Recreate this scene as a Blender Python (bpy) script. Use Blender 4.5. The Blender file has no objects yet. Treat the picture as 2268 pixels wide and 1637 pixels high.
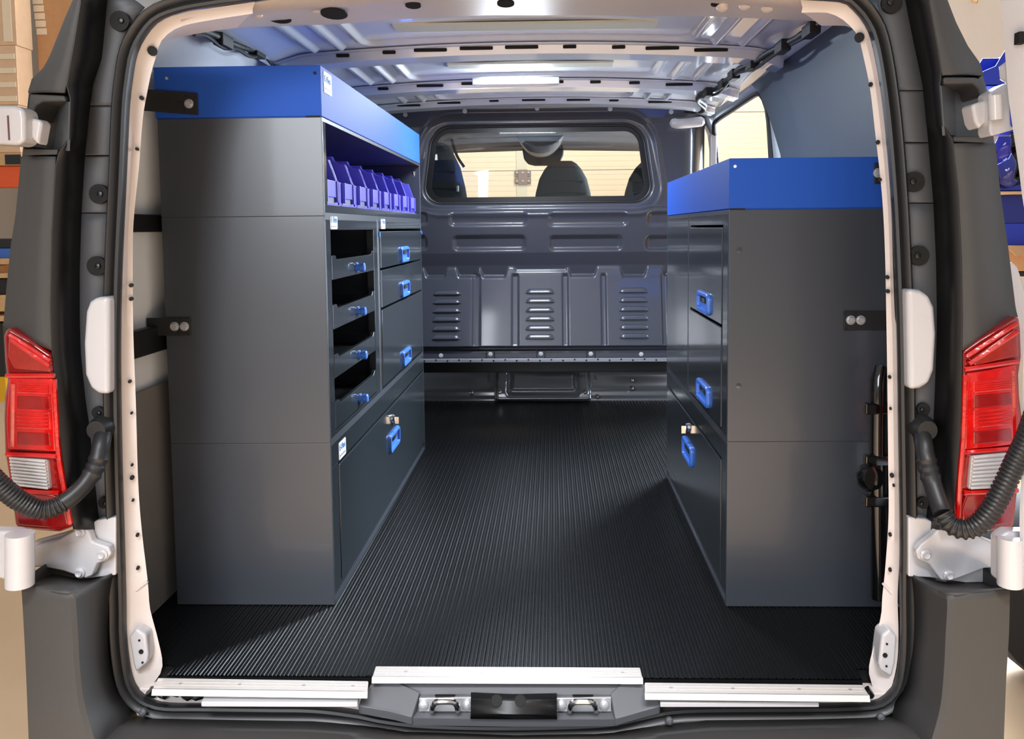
import bpy, bmesh, math, random
import numpy as np
from mathutils import Vector, Matrix
random.seed(7)
scene = bpy.context.scene
COL = scene.collection
R_ = math.radians
# ------------------------------------------------------------------ camera
F, PPX, PPY = 1750.0, 1178.0, 628.0
YAW, PITCH, ROLL = R_(1.5), R_(4.0), -0.009
CAM = Vector((0.07, -1.555, 0.876))
W_ = Vector((-math.sin(YAW)*math.cos(PITCH), math.cos(YAW)*math.cos(PITCH), -math.sin(PITCH)))
r0 = Vector((math.cos(YAW), math.sin(YAW), 0)); u0 = r0.cross(W_)
RT = r0*math.cos(ROLL) + u0*math.sin(ROLL); UP = u0*math.cos(ROLL) - r0*math.sin(ROLL)
cd = bpy.data.cameras.new('camera'); cam = bpy.data.objects.new('camera', cd); COL.objects.link(cam)
cd.sensor_width = 36; cd.sensor_fit = 'HORIZONTAL'; cd.lens = 36*F/2268
cd.shift_x = -(PPX-1134)/2268; cd.shift_y = -(818.5-PPY)/2268; cd.clip_start = 0.02
m = Matrix.Identity(4)
for i in range(3):
    m[i][0] = RT[i]; m[i][1] = UP[i]; m[i][2] = -W_[i]; m[i][3] = CAM[i]
cam.matrix_world = m
scene.camera = cam
# ------------------------------------------------------------------ light
wd = bpy.data.worlds.new('hall_ambience'); scene.world = wd; wd.use_nodes = True
wd.node_tree.nodes['Background'].inputs[0].default_value = (1.0, 0.97, 0.935, 1)
wd.node_tree.nodes['Background'].inputs[1].default_value = 0.42
def area(name, loc, target, sx, sy, power, col):
    l = bpy.data.lights.new(name, 'AREA'); l.shape = 'RECTANGLE'; l.size = sx; l.size_y = sy; l.energy = power; l.color = col
    o = bpy.data.objects.new(name, l); COL.objects.link(o); o.location = loc
    o.rotation_euler = (Vector(target)-Vector(loc)).to_track_quat('-Z', 'Y').to_euler()
    return o
hr = area('hall_lamp_rear', (-1.5, -3.4, 1.7), (-0.68, 0.3, 0.6), 1.7, 1.5, 15, (0.88, 0.93, 1.0)); hr.data.spread = R_(60)
hb = area('back_fill_light', (0.0, -3.9, 4.2), (0.0, -3.4, -0.6), 2.0, 1.0, 330, (0.97, 0.97, 1.0)); hb.data.spread = R_(85)  # added fill: lights the hall floor so bounce brightens the van ceiling
area('hall_lamp_side', (2.55, 3.45, 2.1), (-0.2, 0.9, 0.75), 1.2, 1.2, 200, (0.76, 0.87, 1.0))
area('side_fill_light', (1.75, 2.6, 1.1), (-0.3, 1.0, 0.9), 1.0, 1.7, 150, (0.76, 0.87, 1.0))  # added soft fill through the side door opening, brightens bay and ceiling
# slim LED bar of the cargo bay, under the second roof bow (its housing is built with the ceiling); it shines down, the uplight is added to brighten the ceiling
area('cargo_lamp', (-0.06, 1.40, 1.401), (-0.06, 1.40, 0.0), 0.30, 0.014, 14, (0.80, 0.89, 1.0))
area('cargo_fill_uplight', (-0.06, 1.385, 1.412), (-0.06, 1.0, 1.45), 0.22, 0.014, 4.5, (0.80, 0.89, 1.0))
area('hall_lamp_front', (0.6, 4.3, 4.2), (0.6, 6.0, 1.2), 3.0, 1.0, 150, (1.0, 0.95, 0.86))
vs = scene.view_settings
vs.view_transform = 'Standard'; vs.look = 'None'; vs.gamma = 1; vs.use_curve_mapping = False; vs.exposure = 0.42

# ------------------------------------------------------------------ helpers
def ray(x, y): return W_ + RT*((x-PPX)/F) - UP*((y-PPY)/F)
def P(x, y, Y):
    d = ray(x, y); return CAM + d*((Y-CAM.y)/d.y)
def PX(x, y, X):
    d = ray(x, y); return CAM + d*((X-CAM.x)/d.x)
def PZ(x, y, Z):
    d = ray(x, y); return CAM + d*((Z-CAM.z)/d.z)

MATS = {}
def mat(name, col, rough=0.5, metal=0.0, coat=0.0, grain=0.0, gscale=400, bump=0.0, bscale=300, rvar=0.0, spec=0.5, emit=None, alpha=None):
    if name in MATS: return MATS[name]
    M = bpy.data.materials.new(name); M.use_nodes = True; nt = M.node_tree; b = nt.nodes['Principled BSDF']
    c = tuple((v/255/12.92 if v/255 <= 0.04045 else ((v/255+0.055)/1.055)**2.4) for v in col)
    b.inputs['Base Color'].default_value = (*c, 1); b.inputs['Roughness'].default_value = rough; b.inputs['Metallic'].default_value = metal
    b.inputs['Coat Weight'].default_value = coat; b.inputs['Coat Roughness'].default_value = 0.08; b.inputs['Specular IOR Level'].default_value = spec
    tc = nt.nodes.new('ShaderNodeTexCoord')
    def noise(sc, det=2):
        n = nt.nodes.new('ShaderNodeTexNoise'); n.inputs['Scale'].default_value = sc; n.inputs['Detail'].default_value = det
        nt.links.new(tc.outputs['Object'], n.inputs['Vector']); return n
    n = noise(gscale); mx = nt.nodes.new('ShaderNodeMapRange')
    g = max(grain, 0.03); mx.inputs['To Min'].default_value = 1-g; mx.inputs['To Max'].default_value = 1+g
    nt.links.new(n.outputs['Fac'], mx.inputs['Value'])
    hs = nt.nodes.new('ShaderNodeMixRGB'); hs.blend_type = 'MULTIPLY'; hs.inputs['Fac'].default_value = 1
    hs.inputs['Color1'].default_value = (*c, 1); nt.links.new(mx.outputs['Result'], hs.inputs['Color2']); nt.links.new(hs.outputs['Color'], b.inputs['Base Color'])
    if rvar:
        n2 = noise(9, 3); m2 = nt.nodes.new('ShaderNodeMapRange'); m2.inputs['To Min'].default_value = max(0.02, rough-rvar); m2.inputs['To Max'].default_value = rough+rvar
        nt.links.new(n2.outputs['Fac'], m2.inputs['Value']); nt.links.new(m2.outputs['Result'], b.inputs['Roughness'])
    if bump:
        n3 = noise(bscale, 2); bp = nt.nodes.new('ShaderNodeBump'); bp.inputs['Strength'].default_value = bump; bp.inputs['Distance'].default_value = 0.002
        nt.links.new(n3.outputs['Fac'], bp.inputs['Height']); nt.links.new(bp.outputs['Normal'], b.inputs['Normal'])
    MATS[name] = M; return M

def glass_mat(name, tint, gloss=0.9):
    M = bpy.data.materials.new(name); M.use_nodes = True; nt = M.node_tree; nt.nodes.remove(nt.nodes['Principled BSDF'])
    t = nt.nodes.new('ShaderNodeBsdfTransparent'); t.inputs[0].default_value = (*tint, 1)
    g = nt.nodes.new('ShaderNodeBsdfGlossy'); g.inputs['Roughness'].default_value = 0.02; g.inputs[0].default_value = (gloss, gloss, gloss, 1)
    f = nt.nodes.new('ShaderNodeFresnel'); f.inputs[0].default_value = 1.45; mx = nt.nodes.new('ShaderNodeMixShader')
    nt.links.new(f.outputs[0], mx.inputs[0]); nt.links.new(t.outputs[0], mx.inputs[1]); nt.links.new(g.outputs[0], mx.inputs[2])
    nt.links.new(mx.outputs[0], nt.nodes['Material Output'].inputs[0]); return M

STEEL = mat('charcoal_powder_coat', (57, 61, 68), 0.33, 0, 0.15, 0.06, 900, 0.03, 900)
DRAWER = mat('charcoal_gloss_steel', (46, 52, 56), 0.16, 0, 0.5, 0.05, 900, 0.015, 700)
INSIDE = mat('black_steel_inside', (24, 25, 27), 0.45)
BLUE = mat('blue_powder_coat', (34, 78, 168), 0.6, 0, 0.0, 0.04, 900, 0.02, 900, 0, 0.15)
HBLUE = mat('light_blue_plastic', (58, 112, 205), 0.35)
BIN = mat('violet_blue_plastic', (96, 92, 205), 0.32, 0, 0.1)
CHROME = mat('chrome', (215, 215, 215), 0.16, 1.0)
ZINC = mat('zinc_steel', (190, 192, 195), 0.34, 0.5, 0, 0.1, 60)
WHITE = mat('white_body_paint', (192, 190, 192), 0.22, 0, 0.4)
JAMB = mat('primer_white_paint', (206, 196, 191), 0.38, 0, 0.1, 0.04, 30)
ROOF = mat('pale_grey_gloss_paint', (214, 221, 229), 0.10, 0, 0.6, 0.03, 20)
WALLP = mat('pale_grey_inner_panel', (216, 221, 225), 0.35, 0, 0.1, 0.04, 20)
BOARD = mat('slate_grey_board', (84, 98, 110), 0.55, 0, 0, 0.05, 300, 0.1, 400)
LBOARD = mat('taupe_grey_board', (128, 124, 120), 0.5, 0, 0, 0.05, 300, 0.1, 400)
BULK = mat('dark_grey_bulkhead_paint', (66, 68, 78), 0.27, 0.0, 0.5, 0.05, 900, 0.03, 900)
CROSSM = mat('dark_gloss_metal', (70, 72, 76), 0.22, 0.6, 0.3)
RUBBER = mat('black_ribbed_rubber', (13, 14, 15), 0.34, 0, 0, 0.1, 300, 0, 300, 0, 0.22)
SEAL = mat('black_rubber_seal', (34, 34, 35), 0.42, 0, 0, 0.1, 300)
CLAD = mat('dark_grey_grained_plastic', (62, 61, 60), 0.55, 0, 0, 0.12, 1500, 0.25, 2200)
CLADB = mat('black_gloss_trim', (13, 13, 14), 0.4, 0, 0, 0.1, 1500)
CLADS = mat('slate_plastic', (74, 76, 80), 0.5, 0, 0, 0.1, 1500, 0.2, 2200)
SILLP = mat('grey_sill_plastic', (92, 93, 97), 0.5, 0, 0, 0.08, 1500, 0.2, 2200)
BLACK = mat('black_plastic', (20, 20, 21), 0.35)
HOLE = mat('dark_hole', (8, 8, 8), 0.8)
ALU = mat('pale_aluminium', (226, 220, 214), 0.3, 0.35, 0, 0.04, 100)
RED = mat('red_lens', (196, 16, 14), 0.12, 0, 0.8, 0.35, 45, 0.25, 90)
RED2 = mat('deep_red_lens', (140, 10, 10), 0.1, 0, 0.8, 0.3, 60, 0.2, 120)
AMBER = mat('amber_lens', (150, 36, 24), 0.15, 0, 0.8, 0.3, 60, 0.3, 160)
CLEAR = mat('clear_lens', (200, 196, 194), 0.12, 0.1, 0.8, 0.15, 60)
PAD = mat('pale_foam_tape', (186, 186, 168), 0.6)
CABLE = mat('black_cloth_tape', (18, 18, 18), 0.6, 0, 0, 0.2, 200, 0.3, 200)
GLASS = glass_mat('bulkhead_glass', (0.86, 0.88, 0.88))
SEATF = mat('dark_seat_fabric', (38, 42, 44), 0.8, 0, 0, 0.1, 500, 0.2, 600)
HEADL = mat('taupe_headliner', (112, 104, 100), 0.85)
GDOOR = mat('cream_door_panel', (248, 232, 204), 0.5, 0, 0, 0.02, 20)
HFLOOR = mat('sand_epoxy_floor', (206, 178, 148), 0.3, 0, 0.1, 0.05, 6)
HWALL = mat('cream_wall_paint', (238, 224, 208), 0.8, 0, 0, 0.02, 10)
CARD = mat('brown_cardboard', (200, 150, 104), 0.75, 0, 0, 0.1, 25)
CARDW = mat('wrapped_cardboard', (222, 184, 146), 0.3, 0, 0.5, 0.12, 18)
ORANGE = mat('orange_beam_paint', (232, 92, 30), 0.4)
WOOD = mat('pale_pine_wood', (206, 168, 120), 0.7, 0, 0, 0.15, 30)
BBIN = mat('cobalt_plastic', (34, 54, 170), 0.35)
PAPER = mat('white_label_paper', (232, 232, 236), 0.6)
INK = mat('blue_label_ink', (40, 120, 190), 0.6)
INKB = mat('black_label_ink', (30, 30, 34), 0.6)
FILM = glass_mat('clear_plastic_film', (0.82, 0.82, 0.86), 0.8)
TYRE = mat('tyre_rubber', (24, 24, 25), 0.7)

WLOC = {}
def wloc(o): return WLOC.get(o.name, Vector((0, 0, 0))) if o is not None else Vector((0, 0, 0))
def link(name, me, m, parent):
    o = bpy.data.objects.new(name, me); COL.objects.link(o)
    if m is not None and me is not None: me.materials.append(m)
    if parent is not None: o.parent = parent
    return o
def tag(o, label=None, cat=None, group=None, kind=None):
    if label: o['label'] = label
    if cat: o['category'] = cat
    if group: o['group'] = group
    if kind: o['kind'] = kind
    return o
def thing(name, label, cat, loc=(0, 0, 0), group=None):
    o = bpy.data.objects.new(name, None); COL.objects.link(o); o.location = loc; o.empty_display_size = 0.05
    WLOC[o.name] = Vector(loc); tag(o, label, cat, group); return o

class MB:
    def __init__(s): s.v = []; s.f = []
    def add(s, vs, fs):
        k = len(s.v); s.v += [tuple(v) for v in vs]; s.f += [tuple(i+k for i in f) for f in fs]; return s
    def box(s, x0, x1, y0, y1, z0, z1):
        if x0 > x1: x0, x1 = x1, x0
        if y0 > y1: y0, y1 = y1, y0
        if z0 > z1: z0, z1 = z1, z0
        return s.add([(x0,y0,z0),(x1,y0,z0),(x1,y1,z0),(x0,y1,z0),(x0,y0,z1),(x1,y0,z1),(x1,y1,z1),(x0,y1,z1)],
              [(0,3,2,1),(4,5,6,7),(0,1,5,4),(1,2,6,5),(2,3,7,6),(3,0,4,7)])
    def prism(s, poly, vec):
        n = len(poly); vec = Vector(vec); a = [Vector(p) for p in poly]
        return s.add(a+[p+vec for p in a], [tuple(range(n))[::-1], tuple(range(n, 2*n))]+[(i, (i+1)%n, (i+1)%n+n, i+n) for i in range(n)])
    def tube(s, path, r, n=10, closed=False, caps=True):
        path = [Vector(p) for p in path]; N = len(path); rr = r if isinstance(r, (list, tuple)) else [r]*N
        vs, fs = [], []; prev = None
        for i, p in enumerate(path):
            if closed: t = path[(i+1)%N]-path[i-1]
            else: t = path[min(i+1, N-1)]-path[max(i-1, 0)]
            t.normalize()
            if prev is None:
                a = Vector((0, 0, 1)) if abs(t.z) < 0.9 else Vector((1, 0, 0)); nrm = t.cross(a).normalized()
            else:
                nrm = (prev-t*prev.dot(t)).normalized()
            prev = nrm; bn = t.cross(nrm)
            for k in range(n):
                a = 2*math.pi*k/n; vs.append(p+(nrm*math.cos(a)+bn*math.sin(a))*rr[i])
        M = N if closed else N-1
        for i in range(M):
            j = (i+1)%N
            for k in range(n): fs.append((i*n+k, i*n+(k+1)%n, j*n+(k+1)%n, j*n+k))
        if caps and not closed: fs.append(tuple(range(n))[::-1]); fs.append(tuple((N-1)*n+k for k in range(n)))
        return s.add(vs, fs)
    def lathe(s, prof, c, axis, n=20):
        c = Vector(c); ax = Vector(axis).normalized(); a = Vector((0, 0, 1)) if abs(ax.z) < 0.9 else Vector((1, 0, 0))
        e1 = ax.cross(a).normalized(); e2 = ax.cross(e1); vs, fs = [], []
        for (r, h) in prof:
            for k in range(n):
                t = 2*math.pi*k/n; vs.append(c+ax*h+(e1*math.cos(t)+e2*math.sin(t))*r)
        for i in range(len(prof)-1):
            for k in range(n): fs.append((i*n+k, i*n+(k+1)%n, (i+1)*n+(k+1)%n, (i+1)*n+k))
        fs.append(tuple(range(n))[::-1]); fs.append(tuple((len(prof)-1)*n+k for k in range(n)))
        return s.add(vs, fs)
    def loft(s, rows, closed=False):
        n = len(rows[0]); vs = [p for r in rows for p in r]; fs = []
        for i in range(len(rows)-1):
            for k in range(n if closed else n-1): fs.append((i*n+k, i*n+(k+1)%n, (i+1)*n+(k+1)%n, (i+1)*n+k))
        return s.add(vs, fs)
    def build(s, name, m, parent=None, smooth=False, bevel=0, solid=0, loc=None, seg=2, angle=35, subsurf=0):
        off = wloc(parent)
        me = bpy.data.meshes.new(name); base = Vector(loc) if loc is not None else off
        me.from_pydata([tuple(Vector(v)-base) for v in s.v], [], s.f); me.update()
        bm = bmesh.new(); bm.from_mesh(me); bmesh.ops.recalc_face_normals(bm, faces=bm.faces); bm.to_mesh(me); bm.free()
        o = link(name, me, m, parent)
        if loc is not None: o.location = base-off
        WLOC[o.name] = base
        if smooth or bevel:
            for p in me.polygons: p.use_smooth = True
            if not bevel:
                if hasattr(me, 'set_sharp_from_angle'): me.set_sharp_from_angle(angle=R_(angle))
        if solid:
            q = o.modifiers.new('solid', 'SOLIDIFY'); q.thickness = solid; q.offset = 0
        if bevel:
            q = o.modifiers.new('bevel', 'BEVEL'); q.width = bevel; q.segments = seg; q.limit_method = 'ANGLE'; q.angle_limit = R_(30); q.harden_normals = True
        if subsurf:
            q = o.modifiers.new('sub', 'SUBSURF'); q.levels = subsurf; q.render_levels = subsurf
        return o

def resample(pts, n):
    pts = [Vector(p) for p in pts]; d = [0]
    for a, b in zip(pts, pts[1:]): d.append(d[-1]+(b-a).length)
    out = []
    for i in range(n):
        t = d[-1]*i/(n-1); k = 0
        while k < len(d)-2 and d[k+1] < t: k += 1
        u = (t-d[k])/max(1e-9, d[k+1]-d[k]); out.append(pts[k].lerp(pts[k+1], u))
    return out
def smooth_path(pts, n, closed=False):
    pts = [Vector(p) for p in pts]; N = len(pts); out = []
    segs = N if closed else N-1
    for i in range(segs):
        p0 = pts[i-1] if (closed or i > 0) else pts[0]; p1 = pts[i]; p2 = pts[(i+1)%N]; p3 = pts[(i+2)%N] if (closed or i+2 < N) else pts[-1]
        for k in range(8):
            t = k/8; out.append(0.5*((2*p1)+(-p0+p2)*t+(2*p0-5*p1+4*p2-p3)*t*t+(-p0+3*p1-3*p2+p3)*t**3))
    if not closed: out.append(pts[-1]); return resample(out, n)
    r = resample(out+[out[0]], n+1); return r[:-1]
def pl(pts, Y): return [P(a[0], a[1], a[2] if len(a) > 2 else Y) for a in pts]
def copy_tree(o, parent=None):
    c = o.copy(); COL.objects.link(c); c.parent = parent
    for ch in list(o.children): copy_tree(ch, c)
    return c
def rrect(cx, cy, w, h, r, n=6):
    out = []
    for (sx, sy, a0) in ((1, 1, 0), (-1, 1, 90), (-1, -1, 180), (1, -1, 270)):
        for k in range(n+1):
            a = R_(a0+90*k/n); out.append((cx+sx*(w/2-r)+r*math.cos(a), cy+sy*(h/2-r)+r*math.sin(a)))
    return out
def text_mesh(name, s, size, m, parent, origin, xdir, ydir, depth=0.0004):
    c = bpy.data.curves.new(name, 'FONT'); c.body = s; c.size = size; c.extrude = depth; c.resolution_u = 3
    t = bpy.data.objects.new(name+'_tmp', c); COL.objects.link(t); dg = bpy.context.evaluated_depsgraph_get(); dg.update()
    me = bpy.data.meshes.new_from_object(t.evaluated_get(dg)); bpy.data.objects.remove(t)
    x = Vector(xdir); y = Vector(ydir); z = x.cross(y); off = wloc(parent); o0 = Vector(origin)
    for v in me.vertices: v.co = o0+x*v.co.x+y*v.co.y+z*v.co.z-off
    me.materials.clear(); o = link(name, me, m, parent); WLOC[o.name] = off; return o
def sst(a, b, x):
    t = np.clip((x-a)/(b-a), 0, 1); return t*t*(3-2*t)
def sdr(x, y, cx, cy, hx, hy, r):
    qx = np.abs(x-cx)-hx+r; qy = np.abs(y-cy)-hy+r
    return np.hypot(np.maximum(qx, 0), np.maximum(qy, 0))+np.minimum(np.maximum(qx, qy), 0)-r
def grid_obj(name, X, Y, Z, m, parent=None, keep=None):
    nv, nu = X.shape; v = np.stack([X, Y, Z], -1).reshape(-1, 3)
    idx = np.arange(nv*nu).reshape(nv, nu); q = np.stack([idx[:-1, :-1], idx[:-1, 1:], idx[1:, 1:], idx[1:, :-1]], -1).reshape(-1, 4)
    if keep is not None:
        kf = keep[:-1, :-1] & keep[:-1, 1:] & keep[1:, 1:] & keep[1:, :-1]; q = q[kf.reshape(-1)]
    me = bpy.data.meshes.new(name); me.from_pydata(v.tolist(), [], q.tolist()); me.update()
    for p in me.polygons: p.use_smooth = True
    bm = bmesh.new(); bm.from_mesh(me); bmesh.ops.delete(bm, geom=[x for x in bm.verts if not x.link_faces], context='VERTS'); bm.to_mesh(me); bm.free()
    o = link(name, me, m, parent); WLOC[o.name] = Vector((0, 0, 0)); return o
def struct(o): o['kind'] = 'structure'; return o
# ================================================================== HALL
fl = struct(MB().box(-9, 9, -9, 9, -0.72, -0.62).build('warehouse_floor', HFLOOR))
# sectional door ahead of the van: panels are parts
gd = bpy.data.objects.new('door_1', None); COL.objects.link(gd); struct(gd); gd['label'] = 'cream sectional roller door ahead of the van'
gme = None
for k in range(8):
    z0 = -0.62+0.46-0.525+0.525*k+0.01
    mb = MB().box(-4.5, 4.6, 6.0, 6.05, z0, z0+0.518)
    for j in range(10):
        zz = z0+0.03+0.05*j; mb.box(-4.5, 4.6, 5.9990, 6.0, zz, zz+0.03)
    mb.build('panel', GDOOR, gd)
zs = -0.62+0.46-0.525+0.525*4+0.005+0.0
c = P(1158, 392, 5.99)
for zc in (c.z,):
    h = MB()
    for (dz, w) in ((0.034, 0.155), (-0.034, 0.155)): h.box(c.x-w/2, c.x+w/2, 5.985, 5.996, zc+dz-0.03, zc+dz+0.03)
    h.box(c.x-0.045, c.x+0.045, 5.98, 5.995, zc-0.07, zc+0.07)
    hp = h.build('hinge_plate', mat('grey_hinge', (150, 132, 124), 0.5), gd, bevel=0.003)
    for dx in (-0.055, 0, 0.055):
        for dz in (0.04, -0.04):
            MB().lathe([(0.012, 0), (0.010, 0.008)], (c.x+dx, 5.984, zc+dz), (0, -1, 0), 10).build('bolt', ZINC, hp)
MB().box(c.x-0.06, c.x+0.04, 5.993, 5.998, -0.62, 3.4).build('stile', mat('pale_stile', (226, 222, 200), 0.5), gd)
# right-hand hall wall
struct(MB().box(2.75, 8.0, 4.2, 4.3, -0.62, 5.2).build('wall_right_hall', HWALL))
struct(MB().box(-9, -1.2, 6.3, 6.4, -0.62, 4.2).build('wall_left_hall', mat('grey_taupe_wall', (150, 136, 122), 0.8)))

# ================================================================== VAN SHELL (setting)
# --- ribbed rubber floor: cross-section swept along the bay
prof = []
x = -0.864
while x < 0.85:
    prof += [(x, 0.0), (x+0.0015, 0.0022), (x+0.0055, 0.0022), (x+0.007, 0.0), (x+0.0085, 0.0), (x+0.0095, 0.0012), (x+0.0135, 0.0012), (x+0.0145, 0.0)]
    x += 0.016
mb = MB(); ys = [-0.066, 0.4, 0.9, 1.5, 2.44]
mb.loft([[(p[0], y if (y > 0 or -0.70 < p[0] < 0.665) else -0.030, p[1]-0.0022) for p in prof] for y in ys])
mb.box(-0.864, 0.864, -0.030, 2.44, -0.03, -0.004); mb.box(-0.70, 0.665, -0.066, -0.030, -0.03, -0.004)
floor = struct(mb.build('floor', RUBBER)); floor['label'] = 'black rubber cargo floor with lengthwise ribs'

# --- left wall
LW = [(-0.865, 0.0), (-0.868, 0.5), (-0.862, 1.0), (-0.852, 1.26), (-0.825, 1.36), (-0.78, 1.415)]
wl = struct(MB().loft([[(a, y, b) for a, b in LW] for y in (0.03, 0.8, 1.6, 2.25)]).build('wall_left', WALLP, smooth=True, solid=0.004))
MB().box(-0.862, -0.852, 0.06, 1.56, 0.0, 0.52).build('lower_board', LBOARD, wl, bevel=0.002)
for (z0, z1) in ((0.60, 0.66), (0.875, 0.915)):
    MB().box(-0.858, -0.835, 0.05, 2.2, z0, z1).build('rail', INSIDE, wl, bevel=0.004)
for k, (a, b) in enumerate(((457, 94), (526, 120), (575, 128), (583, 146))):
    p = PX(a, b, -0.838); MB().lathe([(0.006, 0), (0.004, 0.004)], p, (1, 0, -0.4), 10).build('rivet', ZINC, wl)

# --- right wall with the side door opening
RW = [(0.865, 0.0), (0.868, 0.5), (0.855, 1.0), (0.83, 1.26), (0.815, 1.355), (0.78, 1.415)]
def rwx(z): return float(np.interp(z, [b for a, b in RW], [a for a, b in RW]))
def strip(y0, y1, za, zb, n=6): return [[(rwx(za+(zb-za)*k/n), y, za+(zb-za)*k/n) for k in range(n+1)] for y in (y0, y1)]
mb = MB().loft(strip(0.03, 1.25, 0, 1.415, 14)).loft(strip(1.25, 2.16, 1.355, 1.415, 3)).loft(strip(1.25, 2.16, 0.0, 0.06, 1)).loft(strip(2.16, 2.30, 0, 1.415, 14))
# rounded upper corners of the opening
for (yc, s) in ((1.25, 1), (2.16, -1)):
    r = 0.09
    for k in range(6):
        a0, a1 = R_(90*k/6), R_(90*(k+1)/6)
        pa = (yc+s*(r-r*math.cos(a0)), 1.355-r+r*math.sin(a0)); pb = (yc+s*(r-r*math.cos(a1)), 1.355-r+r*math.sin(a1))
        mb.add([(rwx(pa[1]), pa[0], pa[1]), (rwx(pb[1]), pb[0], pb[1]), (rwx(1.355), yc, 1.355)], [(0, 1, 2)])
wr = struct(mb.build('wall_right', WALLP, smooth=True, solid=0.006))
# grey board that lines the right wall, with a curved front edge
zz = [0.02, 0.5, 0.9, 1.11, 1.2, 1.3, 1.36, 1.40]; ye = [1.16, 1.13, 1.08, 1.10, 1.16, 1.235, 1.29, 1.33]
rows = []
for k in range(25):
    z = 0.02+1.38*k/24; e = float(np.interp(z, zz, ye)); rows.append([(rwx(z)-0.014, 0.05+(e-0.05)*j/4, z) for j in range(5)])
MB().loft(rows).build('lining_board', BOARD, wr, smooth=True, solid=0.008)
# opening rubber seal and the pale pillar pieces by the bulkhead
pth = [(rwx(z)-0.004, y, z) for (y, z) in [(1.25, 0.1), (1.25, 0.7), (1.25, 1.2), (1.262, 1.30), (1.30, 1.34), (1.36, 1.352), (1.7, 1.352), (2.08, 1.348), (2.13, 1.32), (2.155, 1.25), (2.155, 0.9), (2.155, 0.1)]]
MB().tube(smooth_path(pth, 80), 0.011, 8).build('opening_seal', SEAL, wr, smooth=True)
MB().box(0.80, 0.83, 2.135, 2.16, 0.1, 1.30).build('pillar_trim', WHITE, wr, bevel=0.006)
MB().tube(smooth_path([P(1560, 268, 2.0), P(1530, 272, 2.0), P(1500, 274, 1.99), P(1488, 270, 2.0)], 14), [0.012]+[0.022]*12+[0.016], 12).build('grab_bar', WHITE, wr, smooth=True)
for (a, b) in ((1657, 187), (1615, 219), (1577, 248), (1741, 92), (1645, 160)):
    p = PX(a, b, 0.80); MB().lathe([(0.007, 0), (0.005, 0.005)], p, (-1, -0.2, -0.3), 10).build('rivet', ZINC, wr)
for (a, b) in ((1712, 128), (1836, 68), (1783, 95)):
    p = PX(a, b, 0.795); MB().lathe([(0.009, 0), (0.009, 0.003)], p, (-1, -0.2, -0.3), 12).build('hole_plug', HOLE, wr)

# --- ceiling: pressed roof skin (height field) and cross members
nx, ny = 330, 400
xs = np.linspace(-0.79, 0.79, nx); yy = np.linspace(0.28, 2.12, ny); X, Y = np.meshgrid(xs, yy)
Zb = 1.432-0.035*(X/0.8)**2-0.02*sst(0.66, 0.79, np.abs(X))
E_ = np.zeros_like(X)
for (y0, y1, hw) in ((0.50, 0.80, 0.48), (1.00, 1.35, 0.44), (1.60, 1.80, 0.40)):
    d = sdr(X, Y, 0, (y0+y1)/2, hw, (y1-y0)/2, 0.05); E_ += 0.007*sst(0.010, -0.010, d) - 0.010*np.exp(-(d/0.008)**2)
    for bx_ in (hw+0.07, hw+0.15):
        if bx_ < 0.70:
            for s in (-1, 1):
                d = sdr(X, Y, s*bx_, (y0+y1)/2, 0.010, (y1-y0)/2+0.02, 0.010); E_ -= 0.011*sst(0.008, -0.008, d)
ceil = struct(grid_obj('ceiling', X, Y, Zb+E_, ROOF))
def zroof(x): return 1.432-0.035*(x/0.8)**2-0.02*float(sst(0.66, 0.79, abs(x)))
def bow(y0, y1, drop, mat_, nslot, lip=0.02):
    n = 40; rows = []
    for (yv, dz) in ((y0-lip, -0.004), (y0, -0.006), (y0+0.008, -drop), (y1-0.008, -drop), (y1, -0.006), (y1+lip, -0.004)):
        rows.append([(-0.765+1.53*k/n, yv, zroof(-0.765+1.53*k/n)+dz) for k in range(n+1)])
    o = MB().loft(rows).build('cross_member', mat_, ceil, smooth=True, solid=0.003)
    for k in range(nslot):
        xx = -0.62+1.24*(k+0.5)/nslot+random.uniform(-0.02, 0.02); w = random.choice((0.02, 0.03, 0.05))
        MB().box(xx-w, xx+w, y0-0.006, y0+0.002, zroof(xx)-drop*0.62, zroof(xx)-drop*0.28).build('slot', HOLE, o, bevel=0.003)
    return o
bow(0.86, 0.96, 0.030, ROOF, 9); bow(1.43, 1.53, 0.030, ROOF, 8); bow(1.86, 1.96, 0.024, ROOF, 7)
for (y, hw) in ((0.66, 0.36), (1.18, 0.28)):
    MB().box(-hw, hw, y-0.035, y+0.035, 1.428, 1.4345).build('damping_pad', PAD, ceil)
MB().box(-0.22, 0.10, 1.387, 1.413, 1.403, 1.430).build('lamp_housing', WHITE, ceil, bevel=0.003)
# rear header: deep beige box section with holes
hin = pl([(470, 66), (560, 58), (745, 52), (900, 40), (1080, 32), (1330, 32), (1556, 34), (1700, 40), (1780, 44), (1850, 46)], 0.30)
hmid = pl([(440, 50), (560, 30), (745, 14), (900, 2), (1080, -4), (1330, -4), (1556, 0), (1700, 12), (1800, 24), (1850, 34)], 0.10)
hout = pl([(400, 45), (479, 19), (600, 0), (800, -25), (1134, -35), (1500, -30), (1750, -5), (1820, 5), (1860, 14), (1888, 26)], -0.05)
n = 60; rows = [resample(hout, n), resample(hmid, n), resample(hin, n)]
rows.append([p+Vector((0, 0.02, 0.06)) for p in rows[-1]])
hd = MB().loft(rows).build('rear_header', mat('beige_grey_primer', (182, 173, 169), 0.45), ceil, smooth=True, solid=0.004)
def onhdr(a, b):
    y = 0.12 if b < 28 else 0.2
    return P(a, b, y)-Vector((0, 0, 0.003))
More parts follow.
